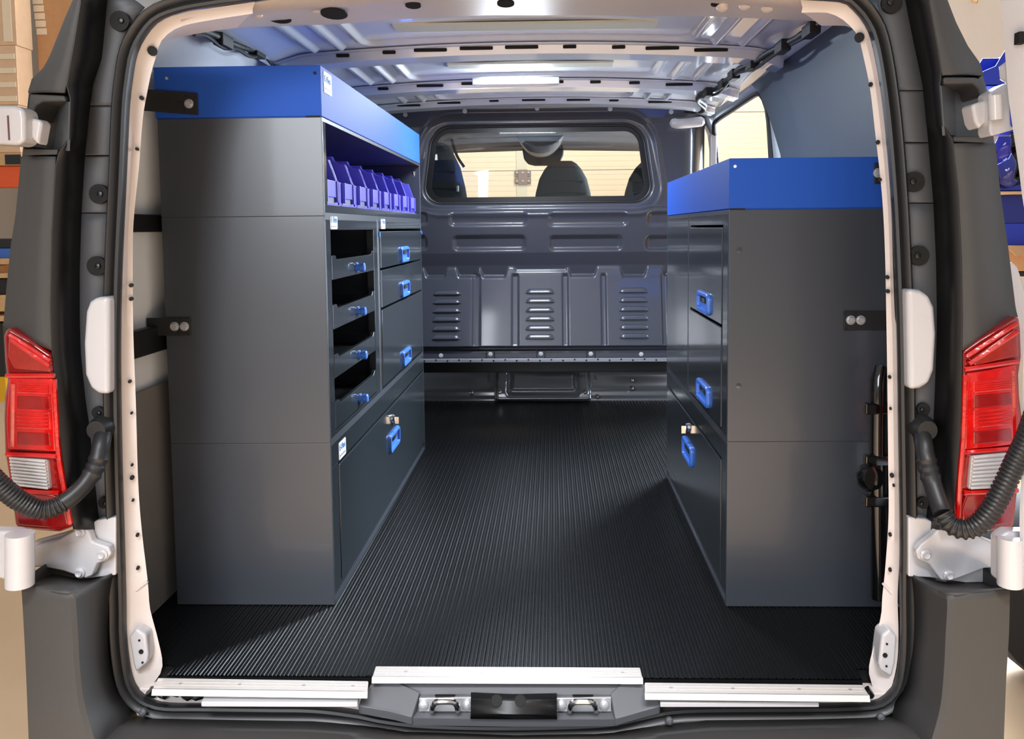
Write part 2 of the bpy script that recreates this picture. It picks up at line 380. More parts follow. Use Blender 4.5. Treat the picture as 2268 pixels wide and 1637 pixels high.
for (a, b, w, l) in ((432, 42, 26, 10), (520, 20, 8, 4), (648, 19, 15, 6), (620, 38, 30, 6), (740, 27, 34, 5), (1590, 4, 18, 6), (1795, 12, 26, 10), (915, 8, 20, 8), (1120, 4, 22, 5)):
    p = onhdr(a, b); MB().lathe([(w*0.00082, 0), (w*0.00082, 0.004)], p+Vector((0, 0, 0.002)), (0, -0.13, -1), 16).build('access_hole', HOLE, hd)
for (a, b) in ((540, 35), (700, 14), (570, 26), (1600, 12), (1700, 14), (1650, 8)):
    p = onhdr(a, b); MB().lathe([(0.013, 0), (0.010, 0.006), (0.004, 0.008)], p, (0, -0.35, -1), 12).build('weld_boss', JAMB, hd, smooth=True)

# --- bulkhead (front wall of the cargo bay): pressed height field
def bk(a, b): p = P(a, b, 2.12); return p.x, p.z
nx, nz = 420, 400
zt = bk(1190, 240)[1]; zbm = bk(1190, 798)[1]
xs = np.linspace(-0.80, 0.80, nx); zs_ = np.linspace(zbm, zt+0.02, nz); X, Z = np.meshgrid(xs, zs_)
zpy = lambda b: bk(1190, b)[1]
pts = [(235, 2.05), (268, 2.07), (280, 2.085), (448, 2.10), (458, 2.10), (463, 2.085), (467, 2.076), (472, 2.076), (560, 2.125), (588, 2.155), (800, 2.30)]
pu = sorted([(zpy(b), y) for b, y in pts]); up = np.interp(Z, [a for a, _ in pu], [b for _, b in pu])
ptl = [(560, 2.165), (612, 2.148), (764, 2.075), (768, 2.10), (772, 2.125), (776, 2.10), (800, 2.098)]
plw = sorted([(zpy(b), y) for b, y in ptl]); lo = np.interp(Z, [a for a, _ in plw], [b for _, b in plw])
edge = np.full(X.shape, 592.0)
for (a, b, e) in ((1012, 1056, 612), (1066, 1120, 613), (1140, 1256, 600), (1262, 1320, 612), (1378, 1432, 614), (940, 985, 612), (1472, 1530, 612)):
    xa, xb = bk(a, 600)[0], bk(b, 600)[0]; edge = np.maximum(edge, 592+(e-592)*sst(-0.012, 0.008, np.minimum(X-xa, xb-X)))
za, zc_ = zpy(592), zpy(614); ez = za+(edge-592)/22*(zc_-za)
tl = sst(0.008, -0.010, Z-ez); D = up*(1-tl)+lo*tl
# pressed recesses in the upper field
for (a0, a1, b0, b1, dp) in ((1000, 1166, 470, 499, 0.014), (1217, 1386, 470, 499, 0.014), (1434, 1600, 470, 499, 0.014), (790, 948, 470, 499, 0.014),
                             (1006, 1162, 523, 553, 0.018), (1219, 1376, 523, 553, 0.018), (1431, 1590, 523, 553, 0.018), (800, 945, 523, 553, 0.018)):
    x0, z0 = bk(a0, b1); x1, z1 = bk(a1, b0); d = sdr(X, Z, (x0+x1)/2, (z0+z1)/2, (x1-x0)/2, (z1-z0)/2, 0.018); D += dp*sst(0.010, -0.012, d)
# grooves between the lower panels
for (a, w) in ((1055, 8), (1141, 7), (1252, 6), (1337, 5), (1472, 6)):
    xa = bk(a, 690)[0]; g = sst(w*0.0021+0.004, w*0.0021-0.003, np.abs(X-xa)); D += 0.012*g*sst(zpy(768), zpy(760), Z)*sst(zpy(604), zpy(616), Z)
# window: raised frame lip and opening
wx0, wz1 = bk(948, 284); wx1, wz0 = bk(1432, 446)
wcx, wcz, whx, whz = (wx0+wx1)/2, (wz0+wz1)/2, (wx1-wx0)/2, (wz1-wz0)/2
taper = 1+0.05*(wcz-Z)/whz; Xw = (X-wcx)/taper+wcx
dw = sdr(Xw, Z, wcx, wcz, whx, whz, 0.085)
D = D*(1-sst(0.06, 0.02, dw))+2.092*sst(0.06, 0.02, dw); D += 0.012*sst(0.016, 0.0, dw)+0.006*np.exp(-((dw-0.055)/0.012)**2)*-1
# rounded outer edges turning forward
D += 0.16*sst(0.66, 0.80, np.abs(X-0.01))**1.5*sst(zpy(470), zpy(440), Z)+0.03*sst(0.70, 0.80, np.abs(X))
wf = struct(grid_obj('wall_front', X, D, Z, BULK, keep=(dw > 0.0)))
wf['label'] = 'dark grey pressed steel bulkhead behind the driver cab'
def bulkY(x, z):
    i = int(np.clip(round((x+0.80)/1.60*(nx-1)), 0, nx-1)); j = int(np.clip(round((z-zbm)/(zt+0.02-zbm)*(nz-1)), 0, nz-1)); return float(D[j, i])
# louvres
def louver(xc, zc, w=0.142, h=0.022, dep=0.012):
    nu, nv = 14, 5; y0 = bulkY(xc, zc)+0.001; rows = []
    for j in range(nv+1):
        t = j/nv; row = []
        for i in range(nu+1):
            u = -1+2*i/nu; top = h*min(1, (1-abs(u))/0.28) if abs(u) > 0.72 else h
            top = h*math.sin(min(1, (1-abs(u))/0.34)*math.pi/2)
            row.append((xc+u*w/2, y0-dep*math.sin(t*math.pi/2)*math.sin(min(1, (1-abs(u))/0.30)*math.pi/2), zc+h/2-h+top*(1-t)+0.0))
        rows.append(row)
    o = MB().loft(rows).build('louver', BULK, wf, smooth=True, solid=0.0012, angle=70)
    MB().box(xc-w*0.46, xc+w*0.46, y0-dep*0.55, y0-0.0005, zc-h/2-0.0015, zc-h/2+0.0005).build('slit', HOLE, o)
for (a, ys2) in ((990, (648, 667, 686, 705, 725, 744)), (1196, (645, 665, 685, 704, 724, 743)), (1403, (643, 663, 683, 702, 722, 741))):
    for b in ys2: x, z = bk(a, b); louver(x, z)
for (a, b) in ((903, 258), (1033, 251), (1190, 245), (1349, 246), (1482, 252), (978, 786), (1087, 783), (1198, 782), (1308, 782), (1419, 783)):
    x, z = bk(a, b); y = bulkY(x, z); MB().lathe([(0.0105, 0), (0.0105, 0.004), (0.007, 0.006)], (x, y, z), (0, -1, 0), 16).build('plug', mat('grey_plug', (190, 192, 196), 0.45), wf, smooth=True)
for (a, b) in ((1087, 783), (1198, 782), (1308, 782)):
    x, z = bk(a, b); y = bulkY(x, z)
    for s in (-1, 1): MB().box(x+s*0.019-0.002, x+s*0.019+0.002, y-0.005, y+0.006, z-0.022, z+0.02).build('tab_edge', INSIDE, wf)
# perforated flange under the bulkhead
x0, z0 = bk(930, 800); x1, z1 = bk(1490, 789)
fb = MB().box(x0-0.1, x1+0.05, 2.07, 2.085, z0, z1)  .build('lower_flange', mat('satin_flange', (150, 152, 160), 0.4, 0.3), wf, bevel=0.003)
for k in range(22):
    xx = x0+0.03+(x1-x0-0.06)*k/21; MB().lathe([(0.004, 0), (0.004, 0.002)], (xx, 2.07, (z0+z1)/2+0.004*(k%2)), (0, -1, 0), 8).build('flange_hole', HOLE, fb)
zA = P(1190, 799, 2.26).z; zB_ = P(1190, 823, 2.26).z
MB().box(-0.8, 0.8, 2.24, 2.28, zB_, zA+0.03).build('gap_shade_bar', BLACK, wf, bevel=0.003)  # black bar standing in for the shadow under the bulkhead edge
# seat-base panel seen in the gap beneath
nx2, nz2 = 260, 60
xs = np.linspace(-0.8, 0.8, nx2); zq = np.linspace(-0.005, 0.26, nz2); X2, Z2 = np.meshgrid(xs, zq)
def sp(a, b): p = P(a, b, 2.42); return p.x, p.z
D2 = np.full(X2.shape, 2.43)-0.10*(Z2-0.02)*0
def pr(a0, a1, b0, b1, dp, r=0.02, w=0.007):
    global D2
    x0, z0 = sp(a0, b1); x1, z1 = sp(a1, b0); d = sdr(X2, Z2, (x0+x1)/2, (z0+z1)/2, (x1-x0)/2, (z1-z0)/2, min(r, (z1-z0)/2-0.001)); D2 += dp*sst(w, -w, d)
pr(1100, 1305, 790, 884, -0.04, 0.004); pr(1124, 1282, 824, 874, 0.030, 0.02, 0.009); pr(1134, 1272, 833, 863, -0.034, 0.008, 0.009)
pr(1080, 1130, 836, 850, -0.008, 0.008); pr(1278, 1320, 836, 850, -0.008, 0.008)
x0, z0 = sp(1140, 862)
D2 -= 0.012*sst(0.03, 0.0, Z2); D2 += 0.05*sst(0.0, 0.12, 0.12-Z2)*0
D2 += 0.10*(Z2/0.14)*sst(0.02, 0.12, Z2)
ub = struct(grid_obj('trim_1', X2, D2, Z2, mat('bare_grey_metal', (128, 130, 134), 0.22, 0.6, 0.3))); ub['label'] = 'pressed dark metal seat base below the bulkhead'
for (a, b) in ((1045, 868), (1108, 866), (1295, 866), (1322, 876), (1398, 840), (1398, 858)):
    x, z = sp(a, b); MB().lathe([(0.012, 0), (0.010, 0.014), (0.005, 0.018)], (x, 2.40, max(z, 0.014)), (0, -1, 0), 12).build('floor_bolt', CHROME, ub, smooth=True)
# --- bulkhead window: pane with a dark printed border
wn = bpy.data.objects.new('window_1', None); COL.objects.link(wn); struct(wn); wn['label'] = 'rounded bulkhead window into the driver cab'
def outline(g, r, n=8):
    out = []
    for (a, b) in rrect(0, 0, 2*(whx+g), 2*(whz+g), max(0.02, r+g), n): out.append((wcx+a*(1-0.05*b/whz), wcz+b))
    return out
o1 = outline(0.010, 0.085); o2 = outline(-0.026, 0.085)
MB().prism([(a, 2.112, b) for a, b in o1], (0, 0.004, 0)).build('pane', GLASS, wn)
mb = MB(); n = len(o1); mb.loft([[(a, 2.1105, b) for a, b in o1], [(a, 2.1105, b) for a, b in o2], [(a, 2.1085, b) for a, b in o2], [(a, 2.1085, b) for a, b in o1], [(a, 2.1105, b) for a, b in o1]], closed=True)
mb.build('printed_border', BLACK, wn)
MB().tube([(a, 2.103, b) for a, b in outline(0.002, 0.085, 12)], 0.006, 8, closed=True).build('window_gasket', SEAL, wn, smooth=True)
# ================================================================== DRIVER CAB seen through the window
DARKC = mat('dark_cab_plastic', (30, 32, 34), 0.6)
cs = MB()
cs.box(-0.90, -0.86, 2.32, 3.5, 0.2, 1.45)
cabl = struct(cs.build('wall_left_cab', DARKC))
cabr = struct(MB().box(0.88, 0.92, 2.32, 3.5, 0.2, 0.90).build('wall_right_cab', DARKC))
hl = struct(MB().loft([[(-0.88+1.78*k/8, y, z-0.02*abs(k-4)/4) for k in range(9)] for (y, z) in ((2.16, 1.43), (2.4, 1.43), (2.9, 1.405), (3.25, 1.355))]).build('ceiling_cab', HEADL, smooth=True, solid=0.02))
pil = [P(1038, 300, 3.2), P(1062, 345, 3.25)]
for s in (-1, 1):
    MB().prism([(s*0.90, 3.2, 1.36), (s*0.83, 3.2, 1.36), (s*0.86, 3.55, 0.9), (s*0.93, 3.55, 0.9)], (0, 0.05, 0)).build('windscreen_pillar', DARKC, hl)
da = MB().prism([(-0.88, 3.1, 0.55), (-0.88, 3.05, 0.82), (-0.88, 3.55, 0.88), (-0.88, 3.6, 0.5)], (1.78, 0, 0)).build('dashboard', DARKC, bevel=0.02)
tag(da, 'dark dashboard below the windscreen in the driver cab', 'dashboard')
# overhead console with mirror and sun visors
cm = P(1197, 318, 2.95); con = thing('overhead_console', 'smoky overhead lamp console under the cab roof', 'console', tuple(cm))
prf = []
for k in range(13):
    a = -1+2*k/12; prf.append((cm.x+a*0.135, cm.z+0.05-0.115*(1-abs(a)**2.4)))
mbc = MB(); rows = [[(x_, cm.y+dy, (z_-cm.z)*sc+cm.z+0.035*(1-sc)) for x_, z_ in prf] for dy, sc in ((-0.05, 0.55), (-0.02, 0.9), (0.05, 1.0), (0.16, 0.95))]
mbc.loft(rows).build('housing', mat('smoky_grey_plastic', (120, 116, 114), 0.4), con, smooth=True, solid=0.006)
for s in (-1, 1): MB().lathe([(0.008, 0), (0.006, 0.006)], (cm.x+s*0.10, cm.y-0.045, cm.z+0.005), (0, -1, 0), 10).build('button', ZINC, con)
mi = P(1203, 352, 3.2); mir = thing('rear_view_mirror', 'black rear view mirror hanging below the lamp console', 'mirror', tuple(mi))
pm = [(mi.x+a, mi.z+b) for a, b in ((-0.125, 0.06), (0.125, 0.06), (0.12, 0.02), (0.10, -0.02), (0.06, -0.04), (-0.05, -0.04), (-0.09, -0.03), (-0.115, 0.0))]
MB().prism([(a, mi.y, b) for a, b in pm], (0, 0.035, 0)).build('shell', BLACK, mir, bevel=0.008)
MB().tube([(mi.x, mi.y+0.02, mi.z+0.04), (mi.x, mi.y+0.06, mi.z+0.13)], 0.012, 8).build('stem', BLACK, mir)
for (a, t) in ((1105, 'sun visor folded up left of the lamp console'), (1300, 'sun visor folded up right of the lamp console')):
    p = P(a, 322, 3.16); MB().box(p.x-0.15, p.x+0.15, p.y-0.04, p.y+0.05, p.z-0.012, p.z+0.012).build('sun_visor', HEADL, bevel=0.01)
    tag(bpy.data.objects[[o.name for o in bpy.data.objects if o.name.startswith('sun_visor')][-1]], t, 'sun visor')
def seat(xc, w, top, label, lean=0.0):
    t = thing('cab_seat', label, 'seat', (xc, 2.62, 0.3), 'seats in the driver cab'); n = 16; rows = []
    for (z, ww, y, d) in ((0.45, 1.0, 2.62, 0.12), (0.8, 1.0, 2.56, 0.13), (0.98, 0.98, 2.53, 0.12), (1.06, 0.9, 2.52, 0.11), (1.13, 0.78, 2.51, 0.10), (1.18, 0.6, 2.505, 0.085), (top-0.012, 0.44, 2.50, 0.07), (top, 0.30, 2.50, 0.045)):
        zz_ = z if z < 1.0 else 1.0+(z-1.0)*(top-1.0)/0.22 if z < 1.19 else z
        rows.append([(xc+lean*(zz_-0.8)+w/2*ww*math.copysign(abs(math.cos(a))**0.55, math.cos(a)), y+d/2*math.copysign(abs(math.sin(a))**0.7, math.sin(a)), zz_) for a in [2*math.pi*k/n for k in range(n)]])
    MB().loft(rows, closed=True).add(rows[-1], [tuple(range(n))]).build('backrest', SEATF, t, smooth=True, angle=60)
    for z in (0.99, 1.06, 1.12):
        zz_ = 1.0+(z-1.0)*(top-1.0)/0.22
        ww = float(np.interp(z, [0.98, 1.06, 1.13, 1.18], [0.98, 0.9, 0.78, 0.6])); MB().tube([(xc+lean*(zz_-0.8)+w/2*ww*0.8*u, 2.465-0.0*u*u, zz_-0.01*u*u) for u in (-1, -0.5, 0, 0.5, 1)], 0.006, 6).build('seam_roll', SEATF, t, smooth=True)
    MB().box(xc-w/2, xc+w/2, 2.55, 3.0, 0.3, 0.46).build('cushion', SEATF, t, bevel=0.03)
    return t
sx = P(1247, 400, 2.5); st = P(1247, 357, 2.5)
seat(sx.x, 0.31, st.z, 'dark fabric middle seat with ribbed rounded backrest')
sx = P(1452, 400, 2.5); seat(sx.x, 0.34, st.z, 'dark fabric passenger seat at the right end of the cab window')
sx = P(958, 400, 2.5); seat(sx.x, 0.37, st.z+0.10, 'tall dark driver seat at the left end of the cab window')
# left door pillar and belt
dp = struct(MB().prism([(-0.80, 2.45, 0.4), (-0.56, 2.5, 0.9), (-0.50, 2.5, 1.0), (-0.56, 2.5, 1.30), (-0.62, 2.5, 1.41), (-0.86, 2.45, 1.41)], (0, 0.05, 0)).build('trim_2', DARKC, bevel=0.015))
bl = MB().tube(smooth_path([P(1000, 310, 2.46), P(1012, 345, 2.45), P(1028, 370, 2.45)], 12), 0.008, 6).build('belt', BLACK, dp, smooth=True)
p = P(1014, 418, 2.44); MB().box(p.x-0.006, p.x+0.006, p.y-0.01, p.y, p.z-0.016, p.z+0.016).build('buckle', ZINC, dp, bevel=0.003)

# ================================================================== CABINETS
T = 0.008
def panels(t, xo, xi, y0, y1, z0, z1, skip=(), m=STEEL):
    a, b = min(xo, xi), max(xo, xi)
    if 'near' not in skip: MB().box(a, b, y0, y0+T, z0, z1).build('end_panel', m, t, bevel=0.0012)
    if 'far' not in skip: MB().box(a, b, y1-T, y1, z0, z1).build('end_panel', m, t, bevel=0.0012)
    if 'back' not in skip:
        x0 = xo; x1 = xo+T*(1 if xi > xo else -1); MB().box(x0, x1, y0+T, y1-T, z0+T, z1-T).build('back_panel', INSIDE, t)
    if 'top' not in skip: MB().box(a, b, y0+T, y1-T, z1-T, z1).build('top_panel', m, t)
    if 'bottom' not in skip: MB().box(a, b, y0+T, y1-T, z0, z0+T).build('bottom_panel', m, t)
def handle(parent, xf, s, yc, zc, w=0.145, h=0.056):
    # blue pull: raised bezel round a sloping finger pocket with a dark latch
    def ring(ww, hh, r, d): return [(xf+s*d, a, b) for a, b in rrect(yc, zc, ww, hh, r, 5)]
    mb = MB().loft([ring(w, h, 0.016, 0.0), ring(w, h, 0.016, 0.004), ring(w-0.006, h-0.006, 0.014, 0.008), ring(w-0.022, h-0.020, 0.008, 0.008), ring(w-0.028, h-0.024, 0.007, 0.001)], closed=True)
    k = len(ring(1, 1, 0.1, 0)); mb.add(ring(w-0.028, h-0.024, 0.007, 0.001), [tuple(range(k))])
    o = mb.build('handle', HBLUE, parent, smooth=True, angle=40)
    MB().box(xf+s*0.0012, xf+s*0.003, yc-w*0.30, yc+w*0.30, zc, zc+h*0.26).build('pocket', HOLE, o)
    MB().prism([(xf+s*0.0015, yc-w*0.2, zc+h*0.02), (xf+s*0.006, yc-w*0.2, zc+h*0.06), (xf+s*0.006, yc-w*0.2, zc+h*0.22), (xf+s*0.0015, yc-w*0.2, zc+h*0.25)], (0, w*0.2, 0)).build('latch', CROSSM, o)
    return o
def sticker(parent, xf, yc, zc, w=0.062, h=0.042):
    o = MB().prism([(xf, a, b) for a, b in rrect(yc, zc, w, h, 0.004, 3)], (0.0006, 0, 0)).build('sticker', PAPER, parent)
    text_mesh('lettering', 'E-Flex', 0.0205, INK, o, (xf+0.0011, yc-w*0.44, zc+h*0.02), (0, 1, 0), (0, 0, 1))
    q = MB().prism([(xf+0.0007, yc-w*0.42+a, zc-h*0.30+b) for a, b in ((0, -0.005), (0.007, 0), (0, 0.005), (0.003, 0))], (0.0004, 0, 0)).build('emblem', INKB, o)
    MB().box(xf+0.0007, xf+0.001, yc-w*0.25, yc+w*0.40, zc-h*0.33, zc-h*0.25).build('small_print', mat('grey_print', (120, 122, 128), 0.6), o)
    return o
def lock(parent, xf, s, yc, zc):
    o = MB().lathe([(0.013, 0), (0.013, 0.004), (0.010, 0.008), (0.004, 0.0085)], (xf, yc, zc), (s, 0, 0), 16).build('lock', CHROME, parent, smooth=True)
    MB().box(xf+s*0.008, xf+s*0.02, yc-0.0015, yc+0.0015, zc-0.018, zc+0.004).build('key', CHROME, o)
XL, XLo = -0.445, -0.818; Y0 = 0.225; YLm, YLf = 0.77, 1.545
ZB, ZM, ZU, ZT = 0.385, 0.908, 1.129, 1.244
# bottom chest, left
t = thing('storage_chest', 'wide charcoal drop-front chest at the foot of the left rack', 'cabinet', (-0.63, 0.88, 0.0))
panels(t, XLo, XL, Y0, YLf, 0.0, ZB)
MB().box(XL-0.018, XL, Y0+T, YLf-T, 0.322, ZB-T).build('fascia', DRAWER, t, bevel=0.001)
MB().box(XL-0.016, XL-0.004, Y0+T, YLf-T, 0.0, 0.03).build('plinth', DRAWER, t)
MB().box(XL-0.03, XL-0.02, Y0+T, YLf-T, 0.02, 0.33).build('inner_frame', INSIDE, t)
fp = MB().box(XL-0.018, XL+0.002, 0.29, YLf-0.02, 0.034, 0.316).build('flap', DRAWER, t, bevel=0.002)
for yy_ in (Y0+T, YLf-0.02): pass
MB().box(XL-0.018, XL, Y0+T, 0.286, 0.03, 0.322).build('post', DRAWER, t, bevel=0.001)
MB().box(XL-0.018, XL, YLf-0.017, YLf-T, 0.03, 0.322).build('post', DRAWER, t, bevel=0.001)
handle(fp, XL+0.002, 1, 0.925, 0.205, 0.15, 0.06); lock(fp, XL+0.002, 1, 0.916, 0.276)
sticker(t, XL+0.0002, 0.325, 0.345)
# case rack, left near
t = thing('case_rack', 'charcoal rack of four open slide-out trays with blue knobs', 'cabinet', (-0.63, 0.5, ZB))
panels(t, XLo, XL, Y0, YLm, ZB, ZM)
MB().box(XL-0.02, XL, Y0+T, YLm-T, 0.876, ZM-T).build('fascia', DRAWER, t, bevel=0.001)
MB().box(XL-0.02, XL, Y0+T, 0.273, ZB+T, 0.876).build('post', DRAWER, t, bevel=0.001)
MB().box(XL-0.02, XL, 0.712, YLm-T, ZB+T, 0.876).build('post', DRAWER, t, bevel=0.001)
MB().box(XL-0.02, XL, 0.273, 0.712, ZB+T, 0.402).build('bottom_rail', DRAWER, t, bevel=0.001)
for (zb_, ztp) in ((0.759, 0.806), (0.642, 0.690), (0.526, 0.572), (0.405, 0.460)):
    tr = MB().box(XLo+0.02, XL-0.012, 0.278, 0.707, zb_+0.02, zb_+0.024).build('tray', INSIDE, t)
    e = 0.010; poly = [(0.277, zb_), (0.708, zb_), (0.708, ztp+e), (0.690, ztp+e), (0.678, ztp), (0.322, ztp), (0.310, ztp+e), (0.277, ztp+e)]
    MB().prism([(XL-0.010, a, b) for a, b in poly], (0.010, 0, 0)).build('front_plate', DRAWER, tr, bevel=0.0012)
    zk = (zb_+ztp)/2-0.005
    MB().lathe([(0.013, 0), (0.013, 0.002), (0.009, 0.003), (0.009, 0.008), (0.0115, 0.009), (0.0115, 0.019), (0.009, 0.021)], (XL, 0.515, zk), (1, 0, 0), 18).build('knob', HBLUE, tr, smooth=True)
    for yv in (0.286, 0.699): MB().box(XLo+0.03, XL-0.03, yv-0.003, yv+0.003, zb_+0.024, zb_+0.05).build('side_rail', CROSSM, tr)
sticker(t, XL+0.0002, 0.302, 0.893, 0.06, 0.030)
# drawer unit, left far
t = thing('drawer_unit', 'charcoal three drawer unit next to the bulkhead, left side', 'cabinet', (-0.63, 1.15, ZB))
panels(t, XLo, XL, YLm, YLf, ZB, ZM)
MB().box(XL-0.02, XL, YLm+T, YLf-T, 0.878, ZM-T).build('fascia', DRAWER, t, bevel=0.001)
MB().box(XL-0.02, XL, YLm+T, 0.794, ZB+T, 0.878).build('post', DRAWER, t, bevel=0.001)
for (z0, z1, zh) in ((0.760, 0.871, 0.786), (0.641, 0.754, 0.667), (0.402, 0.635, 0.430)):
    dr = MB().box(XL-0.3, XL+0.002, 0.798, YLf-0.018, z0, z1).build('drawer', DRAWER, t, bevel=0.0022)
    handle(dr, XL+0.002, 1, 1.165, zh+0.004, 0.14, 0.055)
sticker(t, XL+0.0002, 0.845, 0.893, 0.06, 0.030)
for yv in (0.785, 1.54): MB().lathe([(0.008, 0), (0.008, 0.004)], (XL, yv, 0.862), (1, 0, 0), 12).build('stop_button', HBLUE, t)
# open shelf for bins, left top
t = thing('bin_shelf', 'open charcoal shelf unit holding the row of violet bins', 'shelf', (-0.63, 0.88, ZM))
panels(t, XLo, XL, Y0, YLf, ZM, ZU, skip=('top',))
MB().box(XLo+T, XL, Y0+T, YLf-T, ZU-T, ZU).build('top_panel', INSIDE, t)
MB().box(XL-0.012, XL, Y0+T, YLf-T, ZM+T, 0.934).build('lip', DRAWER, t, bevel=0.001)
MB().box(XL-0.02, XL, Y0+T, Y0+0.03, 0.934, ZU-T).build('post', DRAWER, t, bevel=0.001)
MB().box(XLo+T, XL-0.012, Y0+T, YLf-T, 0.928, 0.933).build('shelf_plate', INSIDE, t)
p = PX(910, 369, XL-0.01); MB().lathe([(0.006, 0), (0.006, 0.012), (0.003, 0.018)], (XL-0.012, 1.47, 1.095), (0, 0, -1), 12).build('catch', CHROME, t)
# blue tray, left
def blue_tray(label, xo, xi, y0, y1, z0, z1, stk=None, near_dot=True):
    t = thing('blue_tray', label, 'tray', ((xo+xi)/2, (y0+y1)/2, z0), 'open blue trays on top of the racks'); w = 0.003; s = 1 if xi > xo else -1
    a, b = min(xo, xi), max(xo, xi); e = 0.0025
    MB().box(a, b, y0, y0+w, z0+e, z1).build('end_panel', BLUE, t, bevel=0.001); MB().box(a, b, y1-w, y1, z0+e, z1).build('end_panel', BLUE, t, bevel=0.001)
    MB().box(xi-s*w, xi, y0+w, y1-w, z0+e, z1).build('front_panel', BLUE, t, bevel=0.001); MB().box(xo, xo+s*w, y0+w, y1-w, z0+e, z1).build('back_panel', BLUE, t, bevel=0.001)
    MB().box(a+w, b-w, y0+w, y1-w, z0, z0+0.004).build('base', BLUE, t)
    MB().box(xi-s*0.035, xi-s*0.002, y0-0.0006, y0+0.001, z0, z0+e+0.001).build('notch', HOLE, t)
    MB().lathe([(0.0035, 0), (0.0035, 0.002)], (xi-s*0.012, y0, z1-0.018), (0, -1, 0), 10).build('rivet', HOLE if s > 0 else PAPER, t)
    MB().lathe([(0.0035, 0), (0.0035, 0.002)], (xo+s*0.03, y0, z1-0.025), (0, -1, 0), 10).build('rivet', ZINC, t)
    return t
t = blue_tray('long blue open tray on top of the tall left rack', XLo-0.004, XL, Y0, YLf, ZU, ZT)
sticker(t, XL+0.0004, Y0+0.055, ZT-0.032, 0.064, 0.048)
# violet bins: one built, seven copied
def make_bin():
    t = thing('storage_bin', '', 'bin', (0, 0, 0), 'violet parts bins in the left shelf'); w = 0.148; th = 0.0028; L = 0.27
    side = [(0, 0), (0, 0.062), (-0.004, 0.066), (-0.012, 0.09), (-0.022, 0.118)]+[(-0.022-0.03*math.sin(a)-0.004, 0.118+0.022*(1-math.cos(a))) for a in (0.3, 0.7, 1.1, 1.57)]+[(-0.12, 0.141), (-L, 0.141), (-L, 0)]
    for s in (-1, 1): MB().prism([(a, s*(w/2), b) for a, b in side], (0, -s*th, 0)).build('side_wall', BIN, t, bevel=0.0008)
    MB().box(-0.003, 0.0, -w/2, w/2, 0.0, 0.062).build('front_wall', BIN, t, bevel=0.0008)
    MB().box(-L, -L+0.003, -w/2, w/2, 0, 0.141).build('back_wall', BIN, t)
    MB().box(-L, 0.006, -w/2, w/2, -0.0, 0.004).build('base', BIN, t)
    lh = MB().box(0, 0.005, -w*0.30, w*0.30, 0.022, 0.062).build('label_holder', BIN, t, bevel=0.001)
    for s in (-1, 1): MB().box(0, 0.009, s*w*0.30-0.003, s*w*0.30+0.003, 0.010, 0.062).build('side_rib', BIN, lh, bevel=0.001)
    MB().box(0.0002, 0.001, -w*0.30, w*0.30, 0.006, 0.021).build('grip_slot', mat('dark_violet_recess', (44, 40, 104), 0.5), t)
    return t
b0 = make_bin(); step = 0.1575
ordn = ['nearest the rear door', 'second from the rear door', 'third from the rear door', 'fourth from the rear door', 'fifth from the rear door', 'sixth from the rear door', 'second from the bulkhead', 'nearest the bulkhead']
for k in range(8):
    o = b0 if k == 0 else copy_tree(b0)
    o.location = (XL-0.02, 0.345+step*k, 0.9335); o['label'] = 'violet open-front bin in the left shelf, '+ordn[k]
# ---- right rack
XR, XRo = 0.465, 0.824; YRm, YRf = 0.75, 1.175; ZBr, ZMr, ZTr = 0.387, 0.913, 1.027
t = thing('storage_chest', 'charcoal drop-front chest at the foot of the right rack', 'cabinet', (0.65, 0.7, 0.0))
panels(t, XRo, XR, Y0, YRf, 0.0, ZBr)
MB().box(XR, XR+0.018, Y0+T, YRf-T, 0.333, ZBr-T).build('fascia', DRAWER, t, bevel=0.001)
MB().box(XR+0.004, XR+0.016, Y0+T, YRf-T, 0.0, 0.03).build('plinth', DRAWER, t)
MB().box(XR+0.02, XR+0.03, Y0+T, YRf-T, 0.02, 0.33).build('inner_frame', INSIDE, t)
fp = MB().box(XR-0.002, XR+0.018, 0.285, YRf-0.02, 0.034, 0.327).build('flap', DRAWER, t, bevel=0.002)
MB().box(XR, XR+0.018, Y0+T, 0.281, 0.03, 0.333).build('post', DRAWER, t, bevel=0.001)
handle(fp, XR-0.002, -1, 0.725, 0.222, 0.15, 0.06); lock(fp, XR-0.002, -1, 0.726, 0.293)
t = thing('drawer_unit', 'charcoal two drawer unit in the right rack, near the rear door', 'cabinet', (0.65, 0.49, ZBr))
panels(t, XRo, XR, Y0, YRm, ZBr, ZMr)
MB().box(XR, XR+0.02, Y0+T, YRm-T, 0.880, ZMr-T).build('fascia', DRAWER, t, bevel=0.001)
MB().box(XR, XR+0.02, Y0+T, 0.285, ZBr+T, 0.880).build('post', DRAWER, t, bevel=0.001)
MB().box(XR, XR+0.02, 0.716, YRm-T, ZBr+T, 0.880).build('post', DRAWER, t, bevel=0.001)
for (z0, z1, zh) in ((0.647, 0.874, 0.680), (0.404, 0.641, 0.444)):
    dr = MB().box(XR-0.002, XR+0.3, 0.289, 0.712, z0, z1).build('drawer', DRAWER, t, bevel=0.0022)
    handle(dr, XR-0.002, -1, 0.495, zh, 0.15, 0.056)
for (a, b) in ((1637, 554), (1636, 855)):
    p = P(a, b, Y0); MB().lathe([(0.006, 0), (0.006, 0.002), (0.003, 0.0025)], p, (0, -1, 0), 14).build('rivet', CROSSM, t, smooth=True)
t = thing('closed_locker', 'plain gloss charcoal locker at the bulkhead end of the right rack', 'cabinet', (0.65, 0.96, ZBr))
panels(t, XRo, XR, YRm, YRf, ZBr, ZMr)
MB().box(XR, XR+0.018, YRm+T, YRf-T, ZBr+T, ZMr-T).build('front_panel', DRAWER, t, bevel=0.001)
